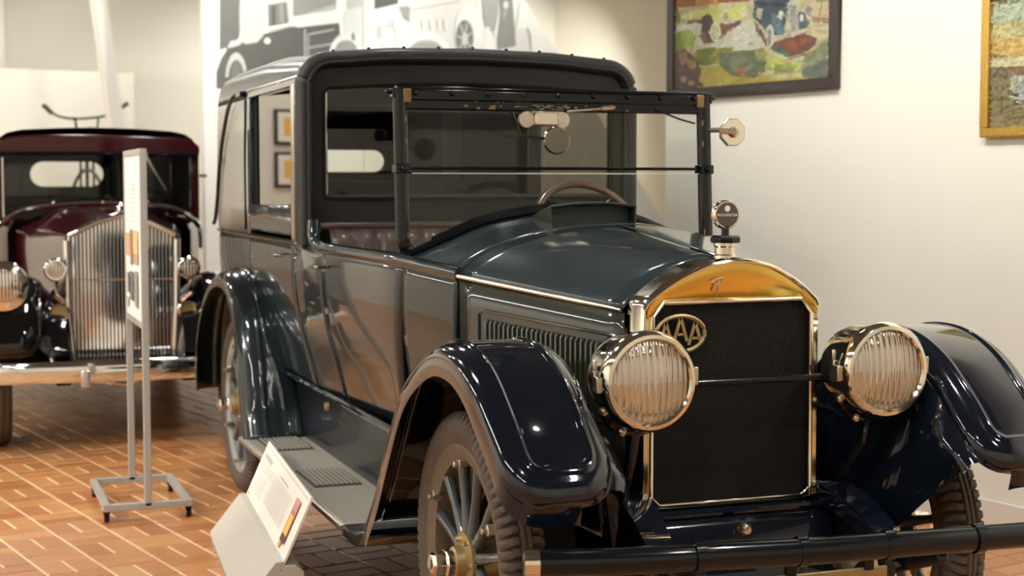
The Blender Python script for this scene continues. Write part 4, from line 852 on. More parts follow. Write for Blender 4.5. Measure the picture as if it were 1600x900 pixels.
((0.58,0.44,0.12),[(-3.005,2.195),(-2.821,2.184),(-2.714,2.122),(-2.509,2.104),(-2.006,2.062),(-2.005,2.049),(-2.982,2.067),(-3.015,2.09)]),
((0.66,0.52,0.16),[(-2.53,2.138),(-2.313,2.086),(-2.162,2.09),(-2.161,2.071),(-2.459,2.087)]),
((0.62,0.62,0.2),[(-2.461,2.214),(-2.363,2.214),(-2.248,2.174),(-2.163,2.155),(-2.209,2.119),(-2.352,2.121),(-2.441,2.153)]),
((0.4,0.42,0.14),[(-2.392,2.17),(-2.219,2.146),(-2.266,2.122),(-2.372,2.129)]),
((0.8,0.7,0.46),[(-2.413,2.244),(-2.286,2.196),(-2.164,2.194),(-2.163,2.175),(-2.267,2.168),(-2.393,2.216)]),
((0.22,0.23,0.2),[(-2.19,2.118),(-2.126,2.159),(-1.999,2.189),(-1.997,2.062),(-2.18,2.085)]),
((0.34,0.36,0.22),[(-2.182,2.182),(-2.063,2.225),(-2.001,2.272),(-1.999,2.176),(-2.126,2.14)]),
((0.5,0.48,0.28),[(-2.14,2.189),(-2.023,2.257),(-2.032,2.265),(-2.15,2.197)]),
((0.3,0.2,0.12),[(-2.294,2.181),(-2.035,2.221),(-2.037,2.226),(-2.297,2.186)]),
((0.2,0.1,0.09),[(-3.221,2.288),(-3.118,2.302),(-3.039,2.24),(-2.983,2.173),(-3.004,2.125),(-2.96,2.087),(-3.037,2.07),(-3.218,2.072)]),
((0.42,0.24,0.2),[(-3.186,2.279),(-3.13,2.289),(-3.084,2.236),(-3.151,2.205)]),
((0.5,0.3,0.16),[(-3.106,2.23),(-3.05,2.241),(-3.016,2.196),(-3.072,2.178)]),
((0.14,0.08,0.09),[(-3.208,2.179),(-3.072,2.171),(-2.993,2.117),(-3.037,2.077),(-3.207,2.078)]),
((0.45,0.27,0.26),[(-3.111,2.131),(-3.112,2.135),(-3.115,2.14),(-3.119,2.144),(-3.125,2.147),(-3.132,2.149),(-3.139,2.15),(-3.147,2.15),(-3.153,2.149),(-3.159,2.146),(-3.164,2.143),(-3.167,2.138),(-3.167,2.134),(-3.166,2.129),(-3.164,2.125),(-3.159,2.121),(-3.153,2.118),(-3.146,2.115),(-3.139,2.114),(-3.131,2.115),(-3.125,2.116),(-3.119,2.119),(-3.114,2.122),(-3.112,2.126)]),
((0.48,0.3,0.22),[(-3.043,2.106),(-3.044,2.109),(-3.047,2.113),(-3.051,2.116),(-3.057,2.119),(-3.064,2.12),(-3.071,2.121),(-3.078,2.121),(-3.085,2.12),(-3.091,2.118),(-3.095,2.116),(-3.098,2.112),(-3.099,2.109),(-3.098,2.105),(-3.095,2.101),(-3.091,2.098),(-3.085,2.096),(-3.078,2.094),(-3.071,2.093),(-3.064,2.093),(-3.057,2.094),(-3.051,2.096),(-3.047,2.099),(-3.044,2.102)]),
((0.5,0.34,0.2),[(-3.017,2.26),(-3.018,2.264),(-3.02,2.269),(-3.024,2.273),(-3.028,2.276),(-3.034,2.278),(-3.04,2.279),(-3.045,2.279),(-3.051,2.277),(-3.055,2.275),(-3.059,2.271),(-3.061,2.267),(-3.062,2.263),(-3.061,2.258),(-3.059,2.254),(-3.055,2.25),(-3.05,2.247),(-3.045,2.245),(-3.039,2.244),(-3.033,2.244),(-3.028,2.245),(-3.024,2.248),(-3.02,2.251),(-3.018,2.255)])]
PAINT_SUNSET=[
((0.62,0.66,0.52),[(-1.001,2.354),(-0.498,2.392),(-0.493,2.207),(-0.997,2.221)]),
((0.72,0.62,0.32),[(-0.998,2.255),(-0.494,2.26),(-0.49,2.127),(-0.996,2.165)]),
((0.8,0.52,0.16),[(-0.996,2.176),(-0.819,2.185),(-0.491,2.153),(-0.489,2.068),(-0.994,2.114)]),
((0.34,0.2,0.12),[(-0.994,2.114),(-0.899,2.113),(-0.816,2.096),(-0.816,2.09),(-0.994,2.102)]),
((0.8,0.7,0.46),[(-0.994,2.105),(-0.489,2.074),(-0.488,2.031),(-0.993,2.063)]),
((0.3,0.22,0.14),[(-0.993,2.063),(-0.867,2.06),(-0.846,1.931),(-0.978,1.909),(-0.989,1.909)]),
((0.4,0.32,0.18),[(-0.98,1.994),(-0.875,1.999),(-0.866,1.909),(-0.978,1.897)]),
((0.42,0.33,0.18),[(-0.989,1.909),(-0.811,1.912),(-0.484,1.914),(-0.48,1.767),(-0.986,1.795)]),
((0.32,0.24,0.14),[(-0.987,1.852),(-0.81,1.885),(-0.81,1.868),(-0.987,1.835)]),
((0.3,0.16,0.08),[(-0.867,2.06),(-0.488,2.047),(-0.486,1.967),(-0.847,1.987)]),
((0.62,0.6,0.6),[(-0.869,2.01),(-0.841,2.02),(-0.487,2.02),(-0.483,1.887),(-0.845,1.908),(-0.864,1.954)]),
((0.8,0.7,0.4),[(-0.844,1.981),(-0.844,1.987),(-0.846,1.992),(-0.848,1.997),(-0.851,2.001),(-0.855,2.003),(-0.858,2.004),(-0.862,2.003),(-0.865,2.001),(-0.868,1.998),(-0.87,1.993),(-0.871,1.988),(-0.871,1.982),(-0.871,1.976),(-0.869,1.971),(-0.867,1.966),(-0.864,1.963),(-0.861,1.96),(-0.857,1.959),(-0.853,1.96),(-0.85,1.962),(-0.847,1.965),(-0.845,1.97),(-0.844,1.975)]),
((0.12,0.12,0.14),[(-0.863,1.943),(-0.833,1.952),(-0.81,1.89),(-0.845,1.892)]),
((0.75,0.74,0.72),[(-0.888,1.938),(-0.798,1.917),(-0.797,1.906),(-0.887,1.927)]),
((0.9,0.88,0.82),[(-0.807,1.907),(-0.808,1.91),(-0.809,1.912),(-0.812,1.915),(-0.815,1.917),(-0.818,1.918),(-0.821,1.918),(-0.825,1.918),(-0.828,1.917),(-0.831,1.916),(-0.833,1.913),(-0.834,1.911),(-0.835,1.908),(-0.834,1.905),(-0.833,1.902),(-0.831,1.9),(-0.828,1.898),(-0.824,1.897),(-0.821,1.896),(-0.817,1.896),(-0.814,1.897),(-0.811,1.899),(-0.809,1.901),(-0.808,1.904)]),
((0.45,0.44,0.46),[(-0.837,1.94),(-0.79,1.982),(-0.795,1.986),(-0.842,1.944)])]

DOOR_ROT = radians(12)
SIDE_PICS = [(0, -4.35, 1.50, .55, .40, "lower framed picture on the far partition wall"), (0, -4.35, 1.98, .55, .40, "upper framed picture on the far partition wall")]
# ------------------------------------------------------------ closed rear compartment
def cabin(parent, xf, xr, w, zb, zt, Rv, prof, wins, back_win, m_side, m_roof, cx=lambda x: 0, roof_from=5):
    """a body upper seen in plan as a U from the front-left post round the back to the front-right post.
    prof: (inset, z) levels from the belt up; wins: list of (x0, x1, level0, level1) openings on both sides"""
    def plan(ins):
        r = max(.02, Rv-ins*.3); W_ = w-ins; X = xr+ins*2.0
        L = [(xf-(xf-(X+r))*i/16, -W_) for i in range(17)]
        L += [(X+r-r*sin(pi/2*k/8), -(W_-r)-r*cos(pi/2*k/8)) for k in range(1, 9)]
        L += [(X, -(W_-r)+2*(W_-r)*k/14) for k in range(1, 14)]
        L += [(X+r-r*cos(pi/2*k/8), (W_-r)+r*sin(pi/2*k/8)) for k in range(0, 9)]
        L += [(X+r+(xf-(X+r))*i/16, W_) for i in range(1, 17)]
        return L
    return plan
PROF = [(0, 1.30), (-.004, 1.44), (-.004, 1.60), (-.002, 1.75), (0, 1.88), (.002, 1.965), (.005, 2.01), (.014, 2.055), (.036, 2.10), (.08, 2.13), (.15, 2.15), (.25, 2.162), (.45, 2.17)]
plan = cabin(None, -2.17, -4.55, .752, 1.3, 2.1, .30, None, None, None, None, None)
zr = lambda x, z: z if z < 1.99 else 1.99+(z-1.99)*(.62+.38*min(1, max(0, (-2.17-x)/.9)))
rows = [[(x, y, zr(x, z)) for x, y in plan(i)] for i, z in PROF]
NP = len(rows[0])
def patch(name, lv0, lv1, k0, k1, m, solid=.02, parent=car, off=0):
    return MB().grid([[r[k] for k in range(k0, k1+1)] for r in rows[lv0:lv1+1]]).build(name, m, parent, smooth=50, solid=solid)
# plan columns: 0..16 the near side going back, then the corner, the back, the corner, the far side coming forward
xs = [rows[0][k][0] for k in range(17)]
kd = 8   # door rear post column (x about -3.2)
kd = min(range(17), key=lambda k: abs(xs[k]+3.28))
roof = patch('roof', 5, len(rows)-1, 0, NP-1, 'roof_sheen_tint', .015)
cap_ = [p for p in rows[-1]]
MB().add(cap_+[(-2.17, 0, 2.125)], []) 
mb = MB(); half = NP//2
G = []
for k in range(half+1):
    a, b = rows[-1][k], rows[-1][NP-1-k]; G.append([(a[0]+(b[0]-a[0])*t/8, a[1]+(b[1]-a[1])*t/8, a[2]+.006*sin(pi*t/8)) for t in range(9)])
mb.grid(G).build('roof_crown', 'roof_sheen_tint', car, smooth=60)
for k0, k1, nm in ((kd, 24, 0), (NP-1-24, NP-1-kd, 1)):
    patch('quarter_top', 0, 5, k0, k1, 'quarter_leather' , .03)
# back wall with rounded window
bx0 = rows[0][24][1]
def back_x(z): return -4.47
y0, y1 = rows[0][24][1], rows[0][NP-1-24][1]
pts_out = []; pts_in = []; N_ = 48
for k in range(N_):
    a = 2*pi*k/N_; c_, s_ = cos(a), sin(a)
    sx = (abs(y0)); sz = .3325; m_ = max(abs(c_)/sx, abs(s_)/sz); pts_out.append((-4.55, c_/m_, 1.6325+s_/m_))
    # stadium 0.56 x 0.145
    hw, hh = .275, .074; cx_ = hw-hh; py = c_*hw*1.5; 
    t = a
    u = cx_ if c_ > .35 else (-cx_ if c_ < -.35 else cx_*c_/.35)
    if abs(c_) > .35:
        b_ = math.atan2(s_, (abs(c_)-.35)*1.0/.65*1.0+1e-9); pts_in.append((-4.55, u+(1 if c_ > 0 else -1)*hh*cos(b_), 1.678+hh*sin(b_)))
    else: pts_in.append((-4.55, u, 1.678+hh*(1 if s_ > 0 else -1)))
bw = MB().rings([pts_out, pts_in], True, False)
bwo = bw.build('back_wall', 'body_paint', car, solid=.03)
MB().tube(pts_in, .010, 8, loop=True).build('window_rim', 'dark_trim', bwo)
MB().add([(x+.01, y, z) for x, y, z in pts_in], [list(range(N_))]).build('rear_window_glass', 'window_glass', bwo, smooth=0)
# front posts, door frames, windows both sides
for sd in (-1, 1):
    w0 = sd*.752
    fr = MB()
    fr.box((-3.31, w0-sd*.012, 1.63), (.06, .045, .68)).box((-2.78, w0-sd*.008, 1.978), (1.12, .04, .035)).build('door_frame', 'body_paint', car, bev=.006)
    MB().box((-2.27, w0-sd*.012, 1.63), (.11, .05, .68)).build('front_post', 'black_enamel', car, bev=.010)
    MB().box((-2.27, w0+sd*.012, 1.64), (.05, .012, .66)).build('post_moulding', 'dull_nickel', car, bev=.003)
    MB().box((-2.80, w0-sd*.012, 1.385), (.96, .05, .13)).build('window_sill', 'body_paint', car, bev=.012)
    MB().box((-3.255, w0-sd*.03, 1.70), (.05, .03, .52)).build('window_channel', 'dark_trim', car)
    MB().box((-3.18, w0-sd*.055, 1.70), (.10, .02, .52)).build('curtain', 'curtain', car)
    # drip moulding over the door
    MB().tube([(-2.2, w0+sd*.004, 1.998), (-3.36, w0+sd*.004, 1.998)], .007, 6).build('drip_moulding', 'dull_nickel', car)
# door glass: near side hangs slightly open to the outside
g_ = MB().box((0, 0, 0), (.74, .006, .54)).build('door_window', 'door_glass', car, smooth=0); g_.location = (-2.72, -.672, 1.70); g_.rotation_euler[2] = DOOR_ROT
g2 = MB().box((0, 0, 0), (.86, .006, .54)).build('door_window', 'shaded_glass', car, smooth=0); g2.location = (-2.80, .742, 1.70)
# landau irons
for sd in (-1, 1):
    y = sd*.775
    lp = spline([(-3.50, y, 1.99), (-3.62, y, 1.99), (-3.80, y, 1.93), (-4.00, y, 1.76), (-4.10, y, 1.62), (-4.16, y, 1.48), (-4.24, y, 1.36), (-4.30, y, 1.33)], 30)[0]
    li = MB().tube(lp, .011, 8).build('landau_iron', 'black_enamel', car)
    MB().lathe([(0, 0), (.026, .004), (.026, .018), (0, .024)], Matrix.Translation((-4.05, sd*.765, 1.68)) @ Matrix.Rotation(sd*pi/2, 4, 'Z'), 14).build('iron_joint', 'black_enamel', li)
    MB().box((-3.47, sd*.765, 1.99), (.12, .04, .03)).build('iron_bracket', 'black_enamel', li, bev=.005)
    # quarter seam
    MB().tube([(-3.40, sd*.758, 1.96), (-3.42, sd*.760, 1.7), (-3.42, sd*.760, 1.32)], .006, 6).build('leather_seam', 'dark_trim', car)
# division: grey panel with a wide glass, black leather roll round the front of the roof
def archf(w, zt, r, zb, n=10):
    L = [(-w, zb), (-w, (zb+zt)/2)]
    L += [(-w+r-r*cos(pi/2*k/n), zt-r+r*sin(pi/2*k/n)) for k in range(n+1)]
    L += [(-w/2, zt+.022), (0, zt+.030), (w/2, zt+.022)]
    L += [(w-r+r*sin(pi/2*k/n), zt-r+r*cos(pi/2*k/n)) for k in range(n+1)]
    L += [(w, (zb+zt)/2), (w, zb)]
    return L
oa = archf(.745, 2.066, .11, 1.29)
MB().tube([(-2.135, y, z) for y, z in oa], .036, 12).build('roof_edge_roll', 'roof_leather', car)
MB().tube([(-2.105, y*.985, z-.012) for y, z in oa], .009, 8).build('edge_piping', 'roof_leather', car)
nl = None
for k in range(9):
    y = -.62+.155*k; z = 2.130-.008*min(1, abs(y)/.3725)-.022*max(0, abs(y)-.3725)/.2625
    if nl is None: nl = MB().lathe([(0, 0), (.009, .002), (.006, .008), (0, .01)], Matrix.Rotation(-pi/2, 4, 'Y'), 8).build('roof_stud', 'black_enamel', car); s = nl
    else: s = nl.copy(); COL.objects.link(s); s.parent = car
    s.location = (-2.135, y, z)
ia = archf(.655, 1.945, .03, 1.50)
o_ = [(-2.15, y, z) for y, z in oa]; i_ = [(-2.15, y, z) for y, z in ia]
dv = MB().rings([o_, i_], False, False).box((-2.15, 0, 1.385), (.02, 1.46, .22)).build('division_panel', 'division_grey', car, smooth=0, solid=.015)
MB().tube([(-2.135, y*1.01, z+.004) for y, z in ia]+[(-2.135, .66, 1.49), (-2.135, -.66, 1.49)], .008, 6, loop=True).build('window_bead', 'dark_trim', dv)
MB().tube([(-2.14, -.655, 1.49), (-2.14, .655, 1.49)], .014, 6).build('division_rail', 'division_grey', dv)
MB().box((-2.15, 0, 1.725), (.005, 1.31, .46)).build('division_glass', 'division_pane', dv, smooth=0)
# interior of the rear compartment
MB().box((-4.22, 0, 1.25), (.22, 1.36, .62), ry=-.12).build('rear_seat_back', 'interior_cloth', car, bev=.06)
MB().box((-3.9, 0, .92), (.6, 1.36, .2)).build('rear_seat_cushion', 'interior_cloth', car, bev=.05)
MB().box((-3.3, 0, 2.02), (2.2, 1.30, .01)).build('headlining', 'interior_cloth', car)
MB().box((-2.80, 0, .60), (3.3, 1.18, .03)).build('floor_board', 'dark_trim', car)
for sd in (-1, 1):
    MB().box((-3.85, sd*.70, 1.66), (1.05, .02, .62)).build('quarter_lining', 'interior_cloth', car)
MB().box((-4.47, 0, 1.87), (.02, 1.2, .24)).box((-4.47, 0, 1.45), (.02, 1.2, .30)).box((-4.47, -.45, 1.68), (.02, .3, .2)).box((-4.47, .45, 1.68), (.02, .3, .2)).build('rear_lining', 'interior_cloth', car)
# chauffeur's seat: pleated leather back and cushion
G = []
for i in range(85):
    y = -.66+1.32*i/84; f = abs(sin(pi*(i/84)*13)); d_ = .012+.028*f**.6
    G.append([(-2.10, y, .80), (-2.02+d_, y, .84), (-2.00+d_, y, 1.1), (-2.03+d_, y, 1.30), (-2.07+d_*.6, y, 1.355), (-2.12, y, 1.36)])
MB().grid(G).build('front_seat_back', 'leather', car, smooth=60)
MB().box((-1.72, 0, .82), (.56, 1.3, .2)).build('front_seat_cushion', 'leather', car, bev=.05)
MB().tube([(-2.10, -.69, 1.365), (-2.10, .69, 1.365)], .022, 10).build('seat_roll', 'leather', car)
# steering wheel and column
ST = Matrix.Translation((-1.52, .285, 1.375)) @ Matrix.Rotation(radians(-38), 4, 'Y')
sw = MB().add(*(lambda t: (t.v, t.f))(MB().tube([(0, .215*cos(2*pi*k/48), .215*sin(2*pi*k/48)) for k in range(48)], .0155, 10, loop=True)), ST).build('steering_wheel', 'wood_wheel', car)
for k in range(4):
    a = pi/4+k*pi/2
    t = MB().tube([(-.03, .03*cos(a), .03*sin(a)), (-.005, .208*cos(a), .208*sin(a))], .010, 8); MB().add(t.v, t.f, ST).build('wheel_spoke', 'black_enamel', sw)
t = MB().lathe([(0, .02), (.035, .01), (.035, -.03), (.02, -.05), (.02, -.75), (0, -.75)], None, 16)
t2 = MB(); M2 = ST @ Matrix.Rotation(pi, 4, 'Z') if False else ST
t.v = [Vector((-v.x*-1, v.y, v.z)) for v in t.v]
MB().tube([(-1.53, .285, 1.365), (-1.05, .285, .98)], .022, 12).lathe([(0, -.02), (.035, -.015), (.035, .015), (0, .02)], ST, 16).build('steering_column', 'black_enamel', car)
# ------------------------------------------------------------ windshield
WX = -1.12
def wsx(z): return WX-(z-1.3)*.06
def P3(y, z, dx=0): return (wsx(z)+dx, y, z)
HW = .612
post = {}
for sd in (-1, 1):
    pl = [P3(sd*.545, 1.248), P3(sd*(HW-.012), 1.315), P3(sd*HW, 1.34), P3(sd*HW, 1.6), P3(sd*HW, 1.885)]
    po = MB().tube(pl, .027, 10).build('windshield_post', 'black_enamel', car)
    MB().tube([P3(sd*(HW+.018), 1.33, .012), P3(sd*(HW+.018), 1.87, .012)], .007, 6).build('post_moulding', 'black_enamel', po)
    MB().box(P3(sd*HW, 1.602), (.06, .055, .035)).lathe([(0, 0), (.014, .0), (.012, .02), (0, .022)], Matrix.Translation(P3(sd*HW, 1.602, .028)), 10).build('pivot_bracket', 'black_enamel', po, bev=.005)
    MB().box(P3(sd*.55, 1.245), (.07, .06, .06)).build('post_foot', 'black_enamel', po, bev=.012)
    MB().box(P3(sd*(HW+.014), 1.875), (.04, .035, .035)).lathe([(0, 0), (.012, 0), (.009, .022), (0, .024)], Matrix.Translation(P3(sd*(HW+.03), 1.88)) @ Matrix.Rotation(sd*pi/2, 4, 'Z'), 8).build('hood_latch', 'black_enamel', po, bev=.004)
    MB().box(P3(sd*(HW-.022), 1.865, .022), (.012, .03, .05)).build('worn_brass_corner', 'worn_brass', po, bev=.004)
    for zz in (1.36, 1.70, 1.78): MB().box(P3(sd*(HW-.012), zz, .019), (.008, .010, .022)).build('paint_chip', 'worn_brass', po, bev=.002)
# lower curved sill follows the cowl
cs = sec(-1.1)
MB().tube([(WX+.006, p[0], p[1]+.020) for p in cs if abs(p[0]) < .53], .014, 8).build('windshield_sill', 'black_enamel', car)
tb = MB().box(P3(0, 1.868), (.045, 1.26, .040)).box(P3(0, 1.835), (.030, 1.22, .040)).box(P3(0, 1.894), (.03, 1.26, .014)).build('windshield_header', 'black_enamel', car, bev=.006)
for k in range(9):
    y = -.56+.14*k
    bb = MB().lathe([(0, 0), (.012, .002), (.008, .012), (0, .014)], Matrix.Translation(P3(y, 1.876, .022)), 8).build('header_bolt', 'black_enamel', tb)
mb = MB(); rc_ = random.Random(5)
for k in range(34): mb.box(P3(rc_.gauss(-.10, .14), rc_.choice((1.824, 1.832, 1.838, 1.850)), .0155 if True else 0), (.006, rc_.uniform(.006, .03), rc_.uniform(.003, .007)))
mb.build('worn_patches', 'worn_brass', tb, smooth=0, kind='stuff')
MB().tube([P3(-HW+.03, 1.604, .008), P3(HW-.03, 1.604, .008)], .006, 8).build('glass_joint_rail', 'black_enamel', car)
MB().tube([P3(-HW+.04, 1.585, .008), P3(HW-.03, 1.585, .008)], .0022, 6).build('glass_edge', 'plain_white', car)
G = MB().add([P3(-HW+.015, 1.61), P3(HW-.015, 1.61), P3(HW-.015, 1.84), P3(-HW+.015, 1.84)], [(0, 1, 2, 3)]).build('upper_windshield_glass', 'window_glass', car, smooth=0)
lowp = [P3(p[0], p[1]+.02) for p in cs if abs(p[0]) < .54]
MB().add([P3(-HW+.015, 1.60), P3(-HW+.015, 1.33)]+lowp+[P3(HW-.015, 1.33), P3(HW-.015, 1.60)], [list(range(len(lowp)+4))]).build('lower_windshield_glass', 'window_glass', car, smooth=0)
# wiper motor at the top, wiper arm, round mirror, side mirror
wm = MB().box(P3(-.065, 1.788, .03), (.05, .085, .055)).box(P3(-.065, 1.812, .03), (.055, .11, .008)).box(P3(-.065, 1.765, .03), (.055, .11, .006)).build('wiper_motor', 'nickel', car, bev=.006)
for y in (-.135, .005): MB().lathe([(0, -.012), (.030, -.010), (.030, .010), (0, .012)], Matrix.Translation(P3(y, 1.785, .028)), 20).build('motor_end', 'dull_nickel', wm)
MB().tube([P3(.02, 1.815, .05), P3(.14, 1.826, .05), P3(.22, 1.836, .04)], .005, 6).tube([P3(.16, 1.830, .05), P3(.21, 1.834, .045)], .010, 8).build('wiper_lever', 'dull_nickel', wm)
MB().tube([P3(.40, 1.83, .02), P3(.50, 1.795, .02), P3(.57, 1.78, .01)], .004, 6).build('wiper_hose', 'black_enamel', car)
rm = MB().lathe([(0, -.01), (.052, -.008), (.056, 0), (.050, .008), (0, .010)], Matrix.Translation((-1.28, .05, 1.715)), 28).build('interior_mirror', 'smoked_mirror', car)
MB().tube([(-1.28, .0, 1.72), (-1.28, -.10, 1.73), (-1.28, -.14, 1.84)], .007, 6).build('mirror_arm', 'black_enamel', rm)
mo = [(.735+.058*cos(pi/8+k*pi/4), 1.748+.058*sin(pi/8+k*pi/4)) for k in range(8)]
sm = MB().prism(mo, 'x', WX-.03, WX-.015).build('side_mirror', 'dull_nickel', car, bev=.003)
MB().prism([(.735+(y-.735)*.9, 1.748+(z-1.748)*.9) for y, z in mo], 'x', WX-.016, WX-.012).build('mirror_back', 'nickel', sm)
MB().tube([(WX-.03, HW+.01, 1.755), (WX+.01, .66, 1.755), (WX+.01, .735, 1.748)], .010, 8).lathe([(0, 0), (.022, .002), (.018, .012), (.008, .016), (0, .02)], Matrix.Translation((WX-.01, .735, 1.748)), 12).build('mirror_bracket', 'dull_nickel', sm)
# chauffeur compartment side posts seen through the glass
# ------------------------------------------------------------ paintings on the right wall
def painting(name, a0, a1, z0, z1, fw, fm, L, label, nm):
    r = empty(name, R((a0+a1)/2, WB_, z0), label, 'painting')
    Minv = Matrix.Translation(r.location).inverted() @ RM
    mb = MB()
    for (c, d) in ((((a0+a1)/2, z0+fw/2), (a1-a0, fw)), (((a0+a1)/2, z1-fw/2), (a1-a0, fw)), ((a0+fw/2, (z0+z1)/2), (fw, z1-z0-2*fw)), ((a1-fw/2, (z0+z1)/2), (fw, z1-z0-2*fw))):
        mb.box((c[0], WB_-.02, c[1]), (d[0], .04, d[1]), Minv)
    mb.build('frame', fm, r, smooth=0, bev=.006)
    MB().box(((a0+a1)/2, WB_-.010, (z0+z1)/2), (a1-a0-2*fw+.02, .006, z1-z0-2*fw+.02), Minv).build('canvas', nm, r, smooth=0)
    fr = lambda u, w, off: Minv @ Vector((u, WB_-.013-off, w))
    prints(L, fr, r, 'painted_picture', (a0+fw, a1-fw, z0+fw, z1-fw), 0, .00008, .3)
    prints(dabs(L, 2400, (a0+fw, a1-fw, z0+fw, z1-fw), .010), fr, r, 'brush_strokes', (a0+fw, a1-fw, z0+fw, z1-fw), .0085, .000004, .2)
    MB().box(((a0+a1)/2, WB_-.036, (z0+z1)/2), (a1-a0-2*fw, .002, z1-z0-2*fw), Minv).build('glazing', 'window_glass', r, smooth=0)
    return r
painting('painting', -3.27, -1.925, 2.022, 2.75, .055, 'frame_dark', PAINT_CARS, 'painting of old cars parked in a sunny garden, in a dark brown frame', 'card_yellow')
PAINT_SUNSET = [(c, [(u if u < -.56 else -.1, w) for u, w in p]) for c, p in PAINT_SUNSET]
painting('painting', -1.02, -.12, 1.752, 2.40, .042, 'frame_gold', PAINT_SUNSET, 'gold framed painting of a white car under an orange sunset sky', 'card_yellow')
# ------------------------------------------------------------ mural panels
def leaning(pts, a0, a1):
    """slab in the across/up plane between two depths"""
    V = [R(a0, b, z) for b, z in pts]+[R(a1, b, z) for b, z in pts]; n = len(pts)
    return MB().add(V, [list(range(n))[::-1], list(range(n, 2*n))]+[(i, (i+1) % n, n+(i+1) % n, n+i) for i in range(n)])
mp = leaning([(1.935, 0), (1.935, 3.75), (3.472, 3.75), (3.472, 0)], -9.06, -9.0).build('mural_panel', 'plain_white', None, smooth=0)
tag(mp, 'white display wall with grey photo of a dark old car with soft top', 'display panel')
mp2 = leaning([(3.582, 0), (3.582, 3.75), (4.93, 3.75), (5.242, 3.329), (5.698, 2.761), (7.9, 0)], -9.06, -9.0).build('mural_panel', 'plain_white', None, smooth=0)
tag(mp2, 'white slanted display wall with grey photo of a white old car and spare wheel', 'display panel')
fr = lambda u, w, off: R(-9.0+off, u, w)
prints([t for t in MURAL if max(p[0] for p in t[1]) < 3.50], fr, mp, 'photo_print', (1.94, 3.47, 0, 3.7), .001, .0004, .08, True)
prints([t for t in MURAL if max(p[0] for p in t[1]) >= 3.50], fr, mp2, 'photo_print', (3.585, 7, 0, 3.7), .001, .0004, .08, True)
tag(leaning([(3.476, 0), (3.476, 3.75), (3.578, 3.75), (3.578, 0)], -9.10, -8.97).build('display_post', 'ledge_paint', None, smooth=0), 'cream vertical post between the two photo display walls', 'post')
tag(leaning([(1.395, 3.45), (1.515, 3.45), (1.69, 2.02), (1.94, 0), (1.80, 0), (1.575, 2.02)], -10.5, -10.35).build('slanted_fin', 'plain_white', None, smooth=0), 'slanted bright white fin standing between the maroon car and the photo wall', 'wall fin')
# ------------------------------------------------------------ bicycle behind the maroon car
bk = empty('bicycle', R(-11.3, 1.62, 0), 'old black bicycle behind the maroon car, only its curved handlebar showing', 'bicycle', None, RA)
T = lambda y, z, x=0: (x, y, z)
MB().tube([T(-.42, 2.30), T(-.39, 2.28), T(-.33, 2.22)], .022, 8).build('grip', 'rubber', bk)
MB().tube(spline([T(-.36, 2.25), T(-.28, 2.20), T(-.15, 2.175), T(0, 2.18), T(.15, 2.20), T(.28, 2.24), T(.36, 2.30)], 30)[0], .011, 8).build('handlebar', 'black_enamel', bk)
MB().tube([T(.36, 2.30), T(.42, 2.34)], .022, 8).build('grip', 'rubber', bk)
MB().tube([T(-.12, 2.19), T(-.10, 2.12), T(-.10, 2.02), T(-.13, 1.97)], .013, 8).tube([T(-.10, 2.01), T(.10, 2.00), T(.12, 2.18)], .011, 8).box((0, .06, 2.08), (.05, .10, .03)).tube([T(0, 2.02), T(0, 1.4)], .018, 8).build('head_bracket', 'black_enamel', bk)
MB().tube([T(-.06, 2.0), T(-.07, 1.0), ], .012, 8).tube([T(.06, 2.0), T(.07, 1.0)], .012, 8).build('fork', 'black_enamel', bk)
MB().tube([(.68*cos(2*pi*k/48), 0, 1.0+.68*sin(2*pi*k/48)) for k in range(48)], .018, 8, loop=True).build('big_wheel', 'rubber', bk)
mb = MB()
for k in range(20): mb.tube([(0, 0, 1.0), (.67*cos(2*pi*k/20), 0, 1.0+.67*sin(2*pi*k/20))], .003, 4)
mb.build('wire_spokes', 'black_enamel', bk)
tag(MB().box((0, 0, .145), (1.5, .8, .29)).build('plinth', 'ledge_paint', None, smooth=0, bev=.01), 'pale low plinth carrying the bicycle behind the maroon car', 'plinth').matrix_world = Matrix.Translation(R(-11.3, 1.62)) @ Matrix.Rotation(RA, 4, 'Z')
# ------------------------------------------------------------ display stand with upright panel
ds = empty('display_stand', (-3.22, -1.32, 0), 'grey metal stand on casters holding a narrow upright photo board, on the brick floor', 'display stand')
L_ = lambda x, y, z: (x+3.22, y+1.32, z)
t_ = .032
for n_, (c, d) in enumerate((((-3.225, -1.505, .072), (.69, t_, t_)), ((-3.225, -1.135, .072), (.69, t_, t_)))):
    MB().box(L_(*c), d).build('base_rail', 'stand_metal', ds, smooth=0, bev=.003)
for x in (-2.895, -3.555):
    MB().box(L_(x, -1.32, .072), (t_, .34, t_)).build('cross_rail', 'stand_metal', ds, smooth=0, bev=.003)
    MB().box(L_(x, -1.32, .88), (t_, t_, 1.62)).build('upright', 'stand_metal', ds, smooth=0, bev=.003)
MB().box(L_(-3.225, -1.32, 1.69), (.69, t_, t_)).build('top_rail', 'stand_metal', ds, smooth=0, bev=.003)
MB().box(L_(-3.225, -1.32, .90), (.63, t_, t_)).build('lower_rail', 'stand_metal', ds, smooth=0, bev=.003)
pb = MB().box(L_(-3.225, -1.325, 1.295), (.625, .014, .76)).build('photo_board', 'card_white', ds, smooth=0)
def card(y): return lambda u, w, off: L_(u, y-off, w)
SB = []
def rq(c, x0, x1, z0, z1): SB.append((c, [(x0, z0), (x1, z0), (x1, z1), (x0, z1)]))
rq((.72, .72, .70), -3.30, -3.16, 1.36, 1.56)
for k in range(9): rq((.6, .6, .58), -3.38, -3.05, 1.37+.021*k, 1.375+.021*k)
